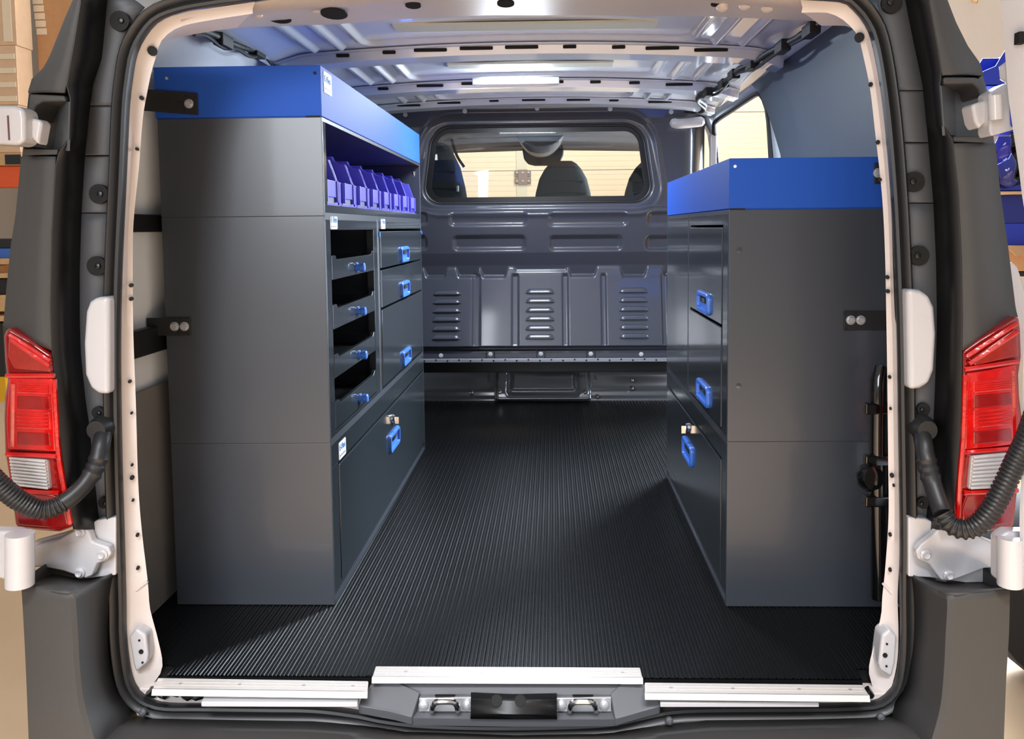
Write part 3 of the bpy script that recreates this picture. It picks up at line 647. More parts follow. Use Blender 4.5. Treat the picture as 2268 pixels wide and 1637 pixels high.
t = blue_tray('short blue open tray on top of the right rack', XRo+0.004, XR, Y0, YRf, ZMr, ZTr)

# ---- mounting brackets
def bracket(label, a0, a1, b0, b1, bolts, tilt=0, xend=None, slots=()):
    y = Y0-0.0005; q0 = P(a0, b0, y); q1 = P(a1, b1, y); c = P((a0+a1)/2, (b0+b1)/2, y)
    t = thing('mounting_bracket', label, 'bracket', tuple(c), 'steel brackets tying the racks to the van')
    x0, x1 = (q0.x, q1.x)
    if xend is not None:
        if xend < 0: x0 = xend
        else: x1 = xend
    h = (q0.z-q1.z)/2; zc = c.z
    def zt_(x): return zc+tilt*(x-c.x)
    MB().prism([(x0, y, zt_(x0)-h), (x1, y, zt_(x1)-h), (x1, y, zt_(x1)+h), (x0, y, zt_(x0)+h)], (0, -0.004, 0)).build('plate', mat('dark_bracket_steel', (40, 40, 42), 0.45, 0.3), t, bevel=0.0012)
    for (a, b) in bolts:
        p = P(a, b, y-0.004); o = MB().lathe([(0.0105, 0), (0.0105, 0.002)], p, (0, -1, 0), 18).build('washer', ZINC, t)
        MB().lathe([(0.0078, 0.002), (0.0078, 0.006), (0.0065, 0.008)], p, (0, -1, 0), 6).build('bolt_head', ZINC, o)
    for (a, b, w, hh) in slots:
        p = P(a, b, y-0.0045); MB().prism([(p.x+c_, p.y, p.z+d_) for c_, d_ in rrect(0, 0, w, hh, hh*0.45, 3)], (0, 0.001, 0)).build('slot', HOLE, t)
bracket('dark slotted bracket on the blue tray, left rack', 322, 440, 203, 250, [(419, 230)], tilt=-0.09, xend=-0.86, slots=[(399, 226, 0.018, 0.008), (428, 232, 0.010, 0.010), (410, 212, 0.005, 0.004), (408, 244, 0.005, 0.004), (432, 216, 0.005, 0.004)])
bracket('dark bracket with two bolts halfway up the left rack', 300, 424, 704, 743, [(387, 723), (409, 723)], xend=-0.86, slots=[(397, 708, 0.005, 0.004), (416, 739, 0.005, 0.004), (396, 739, 0.005, 0.004)])
bracket('dark bracket with two bolts halfway up the right rack', 1868, 1962, 689, 731, [(1884, 709), (1906, 709)], xend=0.855, slots=[(1872, 694, 0.005, 0.004), (1896, 694, 0.005, 0.004), (1874, 727, 0.005, 0.004)])
bracket('dark bracket at the end of the right blue tray', 1936, 1962, 361, 407, [(1944, 383)], xend=0.852)
# ---- black jack fittings beside the right rack
j = thing('vehicle_jack', 'glossy black jack with round knob strapped beside the right rack', 'jack', tuple(P(1945, 1320, 0.14)))
GB = mat('gloss_black_paint', (12, 12, 12), 0.12, 0, 0.6)
MB().tube(smooth_path([P(1948, 1325, 0.14), P(1946, 1200, 0.14), P(1944, 1000, 0.14), P(1946, 850, 0.14), P(1952, 815, 0.15)], 20), 0.018, 12).build('upright', GB, j, smooth=True)
p = P(1926, 1057, 0.12); MB().lathe([(0.006, -0.02), (0.022, -0.018), (0.029, -0.008), (0.03, 0.004), (0.024, 0.016), (0.012, 0.021)], p, (0.25, -1, 0.1), 22).build('knob', GB, j, smooth=True)
for b in (905, 1020, 1110): q = P(1935, b, 0.13); MB().box(q.x-0.02, q.x+0.05, q.y-0.008, q.y+0.012, q.z-0.012, q.z+0.012).build('clamp', GB, j, bevel=0.004)
# ---- wiring looms along the roof rails
def loom(label, pts, rad, clips):
    t = thing('wiring_loom', label, 'wiring', tuple(pts[0]), 'wiring looms along the roof edges')
    path = smooth_path(pts, 90); MB().tube(path, [rad*(0.85+0.25*random.random()) for _ in path], 8).build('cable', CABLE, t, smooth=True, angle=80)
    MB().tube([p+Vector((0, 0.004, -0.014+0.006*math.sin(i*0.25))) for i, p in enumerate(path[5:-5])], rad*0.55, 6).build('side_cable', CABLE, t, smooth=True)
    for f in clips:
        p = path[int(f*89)]; q = path[min(89, int(f*89)+4)]; d = (q-p).normalized()
        MB().box(p.x-0.014, p.x+0.014, p.y-0.035, p.y+0.035, p.z-0.02, p.z+0.012).build('clip', CABLE, t, bevel=0.004)
loom('black taped wiring loom along the left roof edge', [PX(a, b, -0.77) for a, b in ((410, 57), (440, 66), (470, 76), (505, 93), (540, 106), (575, 113), (600, 130), (618, 146), (640, 147))], 0.009, (0.3, 0.62))
loom('black taped wiring loom along the right roof edge', [PZ(a, b, 1.372) for a, b in ((1838, 42), (1805, 58), (1765, 84), (1735, 100), (1700, 118), (1672, 138), (1640, 152), (1610, 178), (1588, 196), (1560, 206))]+[P(1545, 218, 1.62), P(1562, 232, 1.75), P(1548, 246, 1.95), P(1516, 246, 1.99)], 0.010, (0.06, 0.17, 0.32, 0.42, 0.52, 0.62))
# ================================================================== THE VAN'S REAR END
van = thing('cargo_van', 'rear end of a white cargo van with dark grey cladding and open doors', 'van', (0, 0, -0.62))
L_out = [(565, 4), (475, 17), (404, 30), (355, 49), (321, 86), (302, 127), (293, 180), (287, 240), (280, 400), (272, 600), (267, 760), (268, 900), (272, 1050), (276, 1180), (280, 1330), (281, 1400), (288, 1465), (300, 1510), (325, 1540), (365, 1556)]
L_in = [(560, 30), (470, 44), (409, 56), (377, 71), (355, 94), (346, 124), (336, 157), (325, 210), (316, 265), (308, 368), (297, 475), (294, 556), (295, 725), (301, 897), (306, 1068), (314, 1175), (327, 1286), (331, 1340), (337, 1368), (349, 1413), (360, 1468), (352, 1498), (329, 1527), (350, 1545)]
R_out = [(1773, 0), (1867, 7), (1897, 26), (1916, 56), (1930, 97), (1940, 141), (1955, 239), (1965, 342), (1974, 470), (1978, 598), (1982, 700), (1986, 735), (1988, 916), (1991, 1097), (1992, 1233), (1988, 1320), (1990, 1398), (1988, 1459), (1978, 1510), (1964, 1535), (1935, 1553), (1900, 1560)]
R_in = [(1775, 28), (1830, 28), (1850, 34), (1876, 51), (1901, 81), (1910, 115), (1927, 197), (1938, 291), (1953, 427), (1960, 556), (1963, 700), (1965, 826), (1967, 1007), (1968, 1142), (1961, 1255), (1954, 1323), (1952, 1359), (1940, 1413), (1926, 1468), (1925, 1495), (1934, 1532), (1910, 1548)]
for (po, pi, s) in ((L_out, L_in, -1), (R_out, R_in, 1)):
    n = 90
    def arcmatch(pts, Yv): return smooth_path(pl(pts, Yv), n)
    a = arcmatch(po, -0.062); b = arcmatch(pi, -0.042)
    # pair by height on the long side so the strip keeps even quads
    def at_z(path):
        zsorted = path; return zsorted
    c_ = [p+Vector((s*0.012, 0.012, 0)) for p in b]; d_ = [p+Vector((s*0.07, 0.10, 0)) for p in b]
    mid = [p.lerp(q, 0.55)+Vector((s*0.004, 0.004, 0)) for p, q in zip(a, b)]
    jo = MB().loft([a, mid, b, c_, d_]).build('door_frame', JAMB, van, smooth=True, angle=50)
    dots = ((336, 113, 11), (312, 217, 5), (302, 330, 4), (289, 632, 5), (289, 662, 5), (286, 845, 4), (290, 915, 3), (291, 1058, 5), (293, 1108, 3), (291, 1030, 3), (303, 1185, 4), (304, 1258, 4)) if s < 0 else \
           ((1905, 83, 11), (1930, 187, 5), (1946, 315, 5), (1951, 398, 4), (1967, 614, 5), (1968, 645, 5), (1972, 835, 4), (1974, 905, 3), (1977, 1053, 5), (1981, 1075, 3), (1973, 1184, 4), (1973, 1262, 4))
    for (u, v, r) in dots:
        p = P(u, v, -0.05); MB().lathe([(r*0.0008, 0), (r*0.0008, 0.008)], p+Vector((0, 0.004, 0)), (-s*0.35, -1, 0), 10).build('frame_hole', HOLE, jo)
    # bolt-on latch pad near the floor and seam step
    q = [(300, 1392), (322, 1407), (328, 1450), (325, 1470), (300, 1492), (293, 1470), (284, 1412)] if s < 0 else [(1972, 1393), (1954, 1408), (1946, 1470), (1950, 1487), (1976, 1503), (1984, 1470), (1988, 1412)]
    pd = MB().prism([P(u, v, -0.070) for u, v in q], (0, 0.04, 0)).build('striker_pad', WHITE, jo, bevel=0.006)
    ctr = (313, 1443) if s < 0 else (1960, 1451)
    for (du, dv, r) in ((0, 0, 5), (-4*s*-1, -25, 2.2), (3, 24, 2.2)):
        p = P(ctr[0]+du, ctr[1]+dv, -0.0702); MB().lathe([(r*0.0009, 0), (r*0.0009, 0.002)], p, (0, -1, 0), 12).build('bolt_hole', HOLE, pd)
    e = [(287, 1320), (327, 1288)] if s < 0 else [(1985, 1325), (1955, 1292)]
    MB().tube([P(e[0][0], e[0][1], -0.05), P(e[1][0], e[1][1], -0.044)], 0.0025, 6).build('weld_seam', JAMB, jo, smooth=True)
# sill return below the floor edge
MB().box(-0.76, 0.73, -0.064, -0.01, -0.075, -0.0305).build('sill_panel', JAMB, van, bevel=0.003)
for (a0, a1) in ((330, 450), (1815, 1932)):
    q0 = P(a0, 1536, -0.07); q1 = P(a1, 1540, -0.07); pts_ = [q0.lerp(q1, k/14)+Vector((0, 0.006*random.random(), 0.006*random.uniform(-1, 1))) for k in range(15)]
    MB().tube(pts_, [random.uniform(0.006, 0.011) for _ in pts_], 7).build('sealant_bead', BLACK, van, smooth=True)
# --- rubber door seal, swept double-bulb profile
sp_ = [(565, -12), (470, 0), (396, 14), (342, 36), (307, 76), (287, 120), (277, 180), (271, 240), (264, 400), (255, 600), (252, 760), (253, 900), (256, 1050), (260, 1180), (264, 1330), (265, 1400), (271, 1465), (283, 1518), (310, 1553), (360, 1571), (450, 1573), (600, 1575), (700, 1577), (790, 1588), (850, 1600), (950, 1611), (1134, 1615), (1330, 1609), (1420, 1593), (1480, 1581), (1560, 1576), (1800, 1574), (1900, 1571), (1945, 1566), (1975, 1548), (1995, 1518), (2005, 1465), (2008, 1400), (2007, 1310), (2008, 1200), (2007, 1097), (2004, 916), (2001, 735), (1996, 600), (1990, 470), (1981, 342), (1971, 239), (1957, 141), (1943, 78), (1928, 46), (1905, 16), (1870, -8), (1773, -16), (1500, -45), (1134, -50), (800, -40)]
path = smooth_path(pl(sp_, -0.075), 300, closed=True)
prof = [(-0.008, 0.012), (-0.012, -0.002), (-0.011, -0.011), (-0.006, -0.013), (-0.002, -0.004), (0.001, -0.003), (0.005, -0.015), (0.010, -0.017), (0.015, -0.012), (0.018, 0.0), (0.018, 0.02)]
rows = []; N = len(path)
for i in range(N):
    tv = path[(i+1) % N]-path[i-1]; nv = Vector((tv.z, 0, -tv.x)).normalized()
    if i == 0: sgn = 1 if nv.dot(Vector((path[0].x, 0, path[0].z-0.6))) > 0 else -1
    nv = nv*sgn; rows.append([path[i]+nv*a+Vector((0, b, 0)) for a, b in prof])
rows.append(rows[0])
MB().loft(rows).build('door_seal', SEAL, van, smooth=True, angle=60)
# --- outer roof skin above the opening
MB().loft([[(-0.76+1.52*k/20, y, zb_-0.02*((k-10)/10)**4-0.025*((k-10)/10)**2) for k in range(21)] for (y, zb_) in ((-0.085, 1.42), (-0.09, 1.46), (-0.05, 1.485), (0.1, 1.505), (1.3, 1.52), (2.7, 1.50))]).build('roof_skin', WHITE, van, smooth=True, solid=0.006)
# --- D-pillar cladding, both sides
G0 = {-1: [(-20, 262), (0, 300), (17, 322), (37, 300), (60, 288), (86, 284), (130, 272), (231, 261), (346, 250), (475, 244), (642, 240), (811, 241), (1025, 244), (1196, 250), (1300, 256)],
      1: [(-20, 1942), (0, 1944), (43, 1946), (150, 1970), (299, 1987), (470, 2000), (598, 2005), (700, 2008), (826, 2015), (1052, 2020), (1233, 2020), (1300, 2021)]}
G1 = {-1: [(-20, 239), (128, 225), (188, 205), (240, 198), (342, 188), (470, 180), (599, 176), (700, 176), (777, 178), (880, 188), (940, 197), (1110, 214), (1180, 222)],
      1: [(-20, 2002), (98, 2025), (184, 2044), (316, 2057), (449, 2068), (577, 2074), (700, 2076), (758, 2075), (871, 2071), (961, 2067), (1050, 2060), (1180, 2050)]}
S2 = {-1: [(-20, 182), (86, 165), (184, 148), (206, 143), (210, 156), (336, 152), (338, 125), (345, 124), (513, 115), (684, 112), (785, 115), (832, 122), (982, 133), (1068, 145), (1180, 165)],
      1: [(-20, 2055), (98, 2076), (168, 2087), (172, 2080), (302, 2090), (304, 2110), (320, 2111), (427, 2123), (577, 2130), (700, 2132), (776, 2131), (855, 2131), (966, 2128), (1045, 2121), (1125, 2113), (1180, 2110)]}
S3 = {-1: [(-20, 173), (39, 147), (127, 112), (152, 98), (176, 73), (203, 65), (345, 50), (479, 37), (540, 27), (638, 17), (711, 11), (730, 8)],
      1: [(-20, 2088), (51, 2115), (103, 2141), (141, 2168), (184, 2181), (205, 2188), (330, 2203), (427, 2213), (547, 2230), (684, 2247), (710, 2254)]}
def ix(tab, y): return float(np.interp(y, [a for a, b in tab], [b for a, b in tab]))
YG0, YG1, YS2, YS3 = -0.068, -0.075, -0.150, -0.118
def face(ta, tb, ya, yb, Ya, Yb, n=24, mid=0.0):
    rows = []
    for k in range(n+1):
        y = ya+(yb-ya)*k/n; p = P(ix(ta, y), y, Ya); q = P(ix(tb, y), y, Yb); rows.append([p, p.lerp(q, 0.5)+Vector((0, -mid, 0)), q])
    return MB().loft(rows)
for s, side in ((-1, 'left'), (1, 'right')):
    face(G0[s], S3[s], -2 if s < 0 else -20, 700, YG0+0.03, YS3+0.06).build('pillar_backing', BLACK, van, solid=0.003)
    for (ya, yb) in (((-20, 234), (236, 344), (346.5, 471), (473, 1165)) if s < 0 else ((-20, 200), (202, 315), (317.5, 449), (451, 1165))):
        y0_ = max(ya, 8) if s < 0 and ya < 0 else ya
        face(G0[s], G1[s], ya if s > 0 else (-4 if ya < 0 else ya), yb, YG0, YG1).build('pillar_inner_trim', CLADS, van, smooth=True, solid=0.003)
    face(G1[s], S2[s], -20, 1172, YG1, YS2, 40, 0.004).build('pillar_black_trim', CLADB, van, smooth=True, solid=0.003)
    for (ya, yb) in (((-20, 206), (347, 776)) if s < 0 else ((-20, 167), (318, 776))):
        rows = []; n = 30
        for k in range(n+1):
            y = ya+(yb-ya)*k/n; a = ix(S2[s], y); b = ix(S3[s], y); yl = y
            if yb > 700:   # lower edge follows the slanted top of the lamp
                yb2 = 722 if s < 0 else 702
                y_o = ya+(yb2-ya)*k/n; b = ix(S3[s], y_o)
            else: y_o = y
            p = P(a, y, YS2); q = P(b, y_o, YS3); rows.append([p, p.lerp(q, 0.35)+Vector((0, -0.004, 0)), p.lerp(q, 0.75)+Vector((0, -0.003, 0)), q, q+Vector((s*0.012, 0.04, 0)), Vector((s*max(abs(q.x)+0.02, 0.905), q.y+0.30, q.z)), Vector((s*max(abs(q.x)+0.02, 0.94), q.y+1.2, q.z))])
        MB().loft(rows).build('pillar_cladding', CLAD, van, smooth=True, solid=0.004, angle=60)
    # hinge cover with its pocket (between the two seams)
    if s < 0:
        fr = [(65, 208), (142, 211), (146, 224), (92, 226), (78, 236), (70, 262), (58, 262)]; bt = [(54, 330), (118, 331), (128, 331), (126, 343), (50, 343), (51, 320)]
        wall = [(132, 226), (155, 226), (152, 334), (122, 334)]; back = [(74, 224), (136, 224), (128, 334), (52, 334)]; lipw = [(65, 208), (76, 232), (70, 262), (58, 262)]
    else:
        fr = [(2184, 208), (2092, 170), (2092, 186), (2160, 186), (2172, 196), (2180, 216), (2188, 216)]; bt = [(2198, 300), (2112, 302), (2110, 315), (2190, 315), (2200, 308)]
        wall = [(2112, 192), (2082, 190), (2090, 300), (2116, 300)]; back = [(2106, 184), (2176, 184), (2196, 306), (2108, 306)]; lipw = None
        fr = [(2090, 170), (2165, 171), (2178, 182), (2183, 214), (2172, 214), (2166, 196), (2156, 186), (2090, 186)]
    MB().prism([P(a, b, -0.150) for a, b in fr], (0, 0.07, 0)).build('hinge_cover', CLAD, van, bevel=0.004)
    MB().prism([P(a, b, -0.146) for a, b in bt], (0, 0.07, 0)).build('hinge_cover', CLAD, van, bevel=0.004)
    w0 = [P(a, b, Yv) for (a, b), Yv in zip(wall, (-0.085, -0.150, -0.150, -0.085))]
    MB().add(w0, [(0, 1, 2, 3)]).build('pocket_wall', CLADS, van, solid=0.004)
    MB().add([P(a, b, -0.085) for a, b in back], [(0, 1, 2, 3)]).build('pocket_back', CLAD, van, solid=0.004)
    # recessed screws
    scr = ((268, 48, 20), (222, 430, 20), (217, 589, 20), (220, 913, 13), (233, 1112, 12)) if s < 0 else ((1973, 8, 20), (2023, 403, 20), (2033, 566, 20), (2043, 905, 13), (2042, 1112, 12))
    for (a, b, r) in scr:
        p = P(a, b, -0.0745); rr = r*0.00083
        o = MB().lathe([(rr*1.12, 0.006), (rr*1.12, -0.0005), (rr, 0.0), (rr*0.92, 0.004)], p, (0, -1, 0), 20).build('screw_cup', HOLE, van, smooth=True)
        MB().lathe([(rr*0.35, 0), (rr*0.32, 0.006), (rr*0.15, 0.007)], p+Vector((0.004*(-s), -0.004, 0)), (0, -1, 0), 8).build('screw', BLACK, o, smooth=True)
    pad = [(240, 657), (210, 658), (197, 668), (188, 690), (183, 760), (186, 830), (198, 860), (215, 873), (240, 875)] if s < 0 else [(2010, 640), (2040, 642), (2060, 655), (2072, 680), (2076, 740), (2072, 820), (2060, 850), (2040, 862), (2014, 865)]
    MB().prism([P(a, b, -0.108) for a, b in pad], (0, 0.04, 0)).build('hinge_cap', WHITE, van, bevel=0.010, seg=3)
    # tail lamp: housing plus separate lens segments
    if s < 0:
        out = [(13, 723), (60, 750), (115, 787), (122, 832), (133, 982), (145, 1068), (163, 1168), (128, 1181), (80, 1178), (30, 1172), (24, 1120), (17, 1068), (6, 1003), (4, 930), (5, 880), (12, 845), (6, 800), (3, 745)]
        seg = [('indicator_lens', AMBER, [(18, 738), (60, 762), (108, 797), (112, 826), (70, 822), (30, 818), (16, 790)]), ('stop_lens', RED, [(20, 836), (116, 838), (124, 1002), (16, 996), (12, 930), (16, 870)]),
               ('reverse_lens', CLEAR, [(18, 1011), (103, 1019), (110, 1086), (27, 1076)]), ('fog_lens', RED2, [(28, 1090), (118, 1096), (140, 1110), (152, 1162), (128, 1172), (38, 1164)])]
        bars = [[(22, 742), (112, 800)], [(26, 752), (110, 812)], [(14, 832), (120, 832)], [(14, 1006), (126, 1010)], [(22, 1086), (132, 1092)], [(120, 840), (128, 1000), (142, 1080), (156, 1160)], [(30, 850), (28, 990)]]
    else:
        out = [(2133, 778), (2170, 752), (2250, 703), (2258, 702), (2262, 730), (2264, 790), (2258, 830), (2260, 880), (2266, 930), (2262, 1000), (2256, 1080), (2248, 1160), (2242, 1170), (2190, 1178), (2140, 1172), (2116, 1150), (2113, 1125), (2121, 1045), (2128, 966), (2132, 855)]
        seg = [('indicator_lens', AMBER, [(2150, 798), (2200, 762), (2248, 728), (2256, 740), (2258, 790), (2210, 800), (2160, 812)]), ('stop_lens', RED, [(2142, 826), (2190, 820), (2252, 806), (2252, 880), (2258, 930), (2252, 986), (2136, 998), (2138, 900)]),
               ('reverse_lens', CLEAR, [(2153, 1010), (2256, 1000), (2252, 1080), (2146, 1086)]), ('fog_lens', RED2, [(2140, 1096), (2250, 1090), (2244, 1160), (2190, 1168), (2132, 1160), (2128, 1130)])]
        bars = [[(2140, 790), (2252, 716)], [(2146, 806), (2254, 734)], [(2136, 818), (2256, 800)], [(2132, 1002), (2260, 992)], [(2134, 1092), (2254, 1086)], [(2138, 830), (2134, 966), (2126, 1060), (2122, 1150)], [(2244, 820), (2248, 980)]]
    tl_ = MB().prism([P(a, b, -0.152) for a, b in out], (0, 0.13, 0)).build('tail_lamp', RED2, van, bevel=0.010, seg=3)
    tl_['label'] = 'red tail lamp on the %s rear corner with clear reversing segment' % side
    for nm, mm, poly in seg:
        MB().prism([P(a, b, -0.160) for a, b in poly], (0, 0.02, 0)).build(nm, mm, tl_, bevel=0.004)
    for bar in bars: MB().tube(resample([P(a, b, -0.158) for a, b in bar], 8), 0.0045, 6).build('lens_rib', RED, tl_, smooth=True)
    # fine prism ribs over the reversing segment
    q = seg[2][2]; c0 = [P(a, b, -0.162) for a, b in q]
    for k in range(9):
        f = (k+0.5)/9; a = c0[0].lerp(c0[3], f); b = c0[1].lerp(c0[2], f); MB().tube([a.lerp(b, 0.03), a.lerp(b, 0.97)], 0.0022, 5).build('prism_rib', CLEAR, tl_, smooth=True)
    for k, (b0, b1, mm) in enumerate(((846, 872, RED), (876, 906, RED2), (910, 950, RED), (956, 986, RED2))):
        xa, xb, dy = (36, 110, 3) if s < 0 else (2156, 2240, -8)
        MB().prism(pl([(xa, b0), (xb, b0+dy), (xb+3, b1+dy), (xa, b1)], -0.1615), (0, 0.006, 0)).build('reflector', mm, tl_, bevel=0.003)
        if k in (0, 2):
            for h in range(5):
                f = b0+4+(b1-b0-8)*h/4; MB().tube([P(xa+3, f, -0.162), P(xb-2, f+dy, -0.162)], 0.0018, 5).build('reflector_rib', RED, tl_, smooth=True)
    # lower body hinge: plate, second plate, bolts
    if s < 0:
        pa = [(256, 1146), (215, 1152), (185, 1168), (130, 1186), (70, 1202), (70, 1258), (100, 1256), (140, 1266), (190, 1282), (256, 1275)]
        pb = [(70, 1212), (130, 1196), (178, 1166), (194, 1172), (204, 1200), (240, 1212), (246, 1228), (236, 1242), (214, 1250), (204, 1276), (188, 1282), (140, 1266), (100, 1258), (70, 1256)]; bo = ((178, 1178), (228, 1228), (178, 1268))
    else:
        pa = [(2012, 1146), (2050, 1148), (2090, 1170), (2140, 1180), (2218, 1208), (2218, 1290), (2140, 1292), (2060, 1280), (2012, 1278)]
        pb = [(2216, 1212), (2160, 1184), (2090, 1160), (2066, 1186), (2040, 1206), (2028, 1222), (2034, 1240), (2060, 1252), (2072, 1270), (2085, 1286), (2104, 1288), (2140, 1276), (2180, 1260), (2216, 1258)]; bo = ((2049, 1228), (2100, 1273))
    MB().prism([P(a, b, -0.092) for a, b in pa], (0, 0.02, 0)).build('hinge_base', WHITE, van, bevel=0.003)
    hp = MB().prism([P(a, b, -0.112) for a, b in pb], (0, 0.018, 0)).build('hinge_plate', WHITE, van, bevel=0.004)
    for (a, b) in bo:
        MB().lathe([(0.010, 0), (0.010, 0.003), (0.007, 0.005), (0.006, 0.008), (0.003, 0.006)], P(a, b, -0.112), (0, -1, 0), 14).build('hinge_bolt', WHITE, hp, smooth=True)
    # bumper corner
    if s < 0:
        led = [(50, 1296), (55, 1380), (60, 1480), (64, 1580), (67, 1660), (68, 1720)]; rid = [(160, 1313), (163, 1345), (168, 1410), (172, 1480), (182, 1560), (206, 1650), (225, 1720)]
        inn = [(252, 1272), (244, 1330), (240, 1400), (244, 1470), (262, 1530), (300, 1580), (320, 1660)]; bck = [(66, 1265), (130, 1272), (200, 1284), (254, 1268)]; fro = [(50, 1296), (100, 1306), (160, 1313), (200, 1297)]
    else:
        led = [(2234, 1306), (2232, 1400), (2226, 1500), (2222, 1600), (2220, 1660), (2219, 1720)]; rid = [(2102, 1316), (2104, 1345), (2100, 1410), (2096, 1490), (2088, 1570), (2068, 1650), (2050, 1720)]
        inn = [(2018, 1276), (2022, 1340), (2022, 1410), (2016, 1470), (2004, 1525), (1972, 1576), (1950, 1660)]; bck = [(2230, 1290), (2150, 1292), (2085, 1290), (2018, 1272)]; fro = [(2234, 1306), (2160, 1312), (2102, 1316), (2060, 1300)]
    n = 26; l = smooth_path(pl(led, -0.20), n); r = smooth_path(pl(rid, -0.225), n); i_ = smooth_path(pl(inn, -0.082), n)
    rows = []
    for k in range(n):
        p, q, z = l[k], r[k], i_[k]; o2_ = p+Vector((s*0.015, 0.06, 0)); rows.append([o2_+Vector((s*0.01, 0.6, 0)), o2_, p, p.lerp(q, 0.5)+Vector((0, -0.003, 0)), q.lerp(p, 0.06), q.lerp(z, 0.06)+Vector((0, -0.002, 0)), q.lerp(z, 0.5), z])
    cb = MB().loft(rows).build('bumper_corner', CLAD, van, smooth=True, solid=0.004, angle=25)
    tp = [smooth_path(pl(bck, -0.085), 12), smooth_path([P(a, b, Yv) for (a, b), Yv in zip(fro, (-0.20, -0.215, -0.225, -0.15))], 12)]
    MB().loft([tp[0], [a.lerp(b, 0.5)+Vector((0, 0, -0.004)) for a, b in zip(*tp)], tp[1]]).build('bumper_step', CLAD, cb, smooth=True, solid=0.004)
    sc = [(112, 1484), (172, 1490), (235, 1438)] if s < 0 else [(2075, 1486), (2094, 1500), (2190, 1488)]
# --- bumper middle under the opening
top = [(280, 1585), (330, 1590), (450, 1592), (700, 1596), (800, 1606), (900, 1622), (1134, 1630), (1340, 1626), (1440, 1608), (1560, 1594), (1800, 1592), (1940, 1588), (1990, 1580)]
n = 50; a = resample(pl(top, -0.082), n); b = resample(pl([(206, 1655), (500, 1668), (1134, 1672), (1750, 1668), (2066, 1655)], -0.215), n); c_ = resample(pl([(225, 1730), (1134, 1740), (2050, 1730)], -0.235), n)
m1 = [p.lerp(q, 0.5)+Vector((0, 0, 0.006)) for p, q in zip(a, b)]
MB().loft([a, m1, b, c_, [p+Vector((0, 0.02, -0.35)) for p in c_]]).build('bumper_middle', CLAD, van, smooth=True, solid=0.004, angle=60)
for (a, b) in ((318, 1577), (1482, 1596), (1950, 1588)):
    MB().lathe([(0.008, 0), (0.007, 0.006), (0.003, 0.009)], P(a, b, -0.10), (0, -1, 0.3), 10).build('clip', CLADS, van, smooth=True)
# --- aluminium sill strips
def sill_strip(label, q, zt_):
    # q: near-left, near-right, far-right, far-left pixel corners at the sill height
    c = [PZ(a, b, zt_) for a, b in q]
    o = MB().prism(c, (0, 0, -0.006)).build('sill_strip', ALU, van, bevel=0.002)
    o['label'] = label
    for f in (0.38, 0.62):
        a = c[0].lerp(c[3], f); b = c[1].lerp(c[2], f); MB().tube([a.lerp(b, 0.01)+Vector((0, 0, 0.0004)), a.lerp(b, 0.99)+Vector((0, 0, 0.0004))], 0.0012, 5).build('groove_line', mat('sill_groove', (170, 160, 152), 0.4, 0.3), o)
    for u in (0.12, 0.4, 0.7, 0.93):
        a = c[0].lerp(c[3], 0.5); b = c[1].lerp(c[2], 0.5); MB().lathe([(0.0035, 0), (0.0035, 0.001)], a.lerp(b, u)+Vector((0, 0, -0.0002)), (0, 0, 1), 10).build('screw', ZINC, o)
    lip = [c[0], c[1], c[1]+Vector((0, -0.004, -0.010)), c[0]+Vector((0, -0.004, -0.010))]
    MB().prism(lip, (0, 0.003, 0)).build('front_lip', ALU, o)
sill_strip('left aluminium sill strip', [(337, 1527), (814, 1533), (816, 1508), (350, 1501)], 0.003)
sill_strip('middle aluminium sill strip', [(824, 1500), (1424, 1502), (1418, 1478), (832, 1475)], 0.006)
sill_strip('right aluminium sill strip', [(1428, 1536), (1926, 1541), (1910, 1516), (1428, 1511)], 0.003)
for (q, nm) in (([(445, 1555), (792, 1556), (796, 1541), (452, 1540)], 'lower_sill_strip'), ([(1462, 1556), (1815, 1556), (1800, 1548), (1462, 1548)], 'lower_sill_strip')):
    c = [PZ(a, b, -0.016) for a, b in q]; MB().prism(c, (0, 0, -0.01)).build(nm, WHITE, van, bevel=0.002)
# --- latch housing in the middle of the sill
MB().loft([pl([(826, 1503), (1124, 1503), (1422, 1505)], -0.056), pl([(926, 1537), (1140, 1537), (1356, 1539)], -0.078), pl([(918, 1575), (1140, 1577), (1360, 1578)], -0.086), pl([(908, 1590), (1140, 1594), (1366, 1593)], -0.106), pl([(906, 1604), (1140, 1608), (1368, 1606)], -0.100)]).build('latch_housing', SILLP, van, solid=0.004)
def wing(name, pts):
    c = [P(a, b, Yv) for a, b, Yv in pts]; n_ = len(c); ctr_ = sum(c, Vector())/n_
    MB().prism(c, (0, 0.006, -0.02)).build(name, SILLP, van, bevel=0.003)
wing('latch_wing', [(828, 1504, -0.058), (872, 1506, -0.062), (930, 1532, -0.085), (912, 1590, -0.112), (862, 1576, -0.112), (792, 1564, -0.104), (800, 1546, -0.085)])
wing('latch_wing', [(1420, 1506, -0.058), (1380, 1509, -0.062), (1352, 1534, -0.085), (1362, 1592, -0.112), (1402, 1580, -0.112), (1464, 1563, -0.104), (1456, 1544, -0.085)])
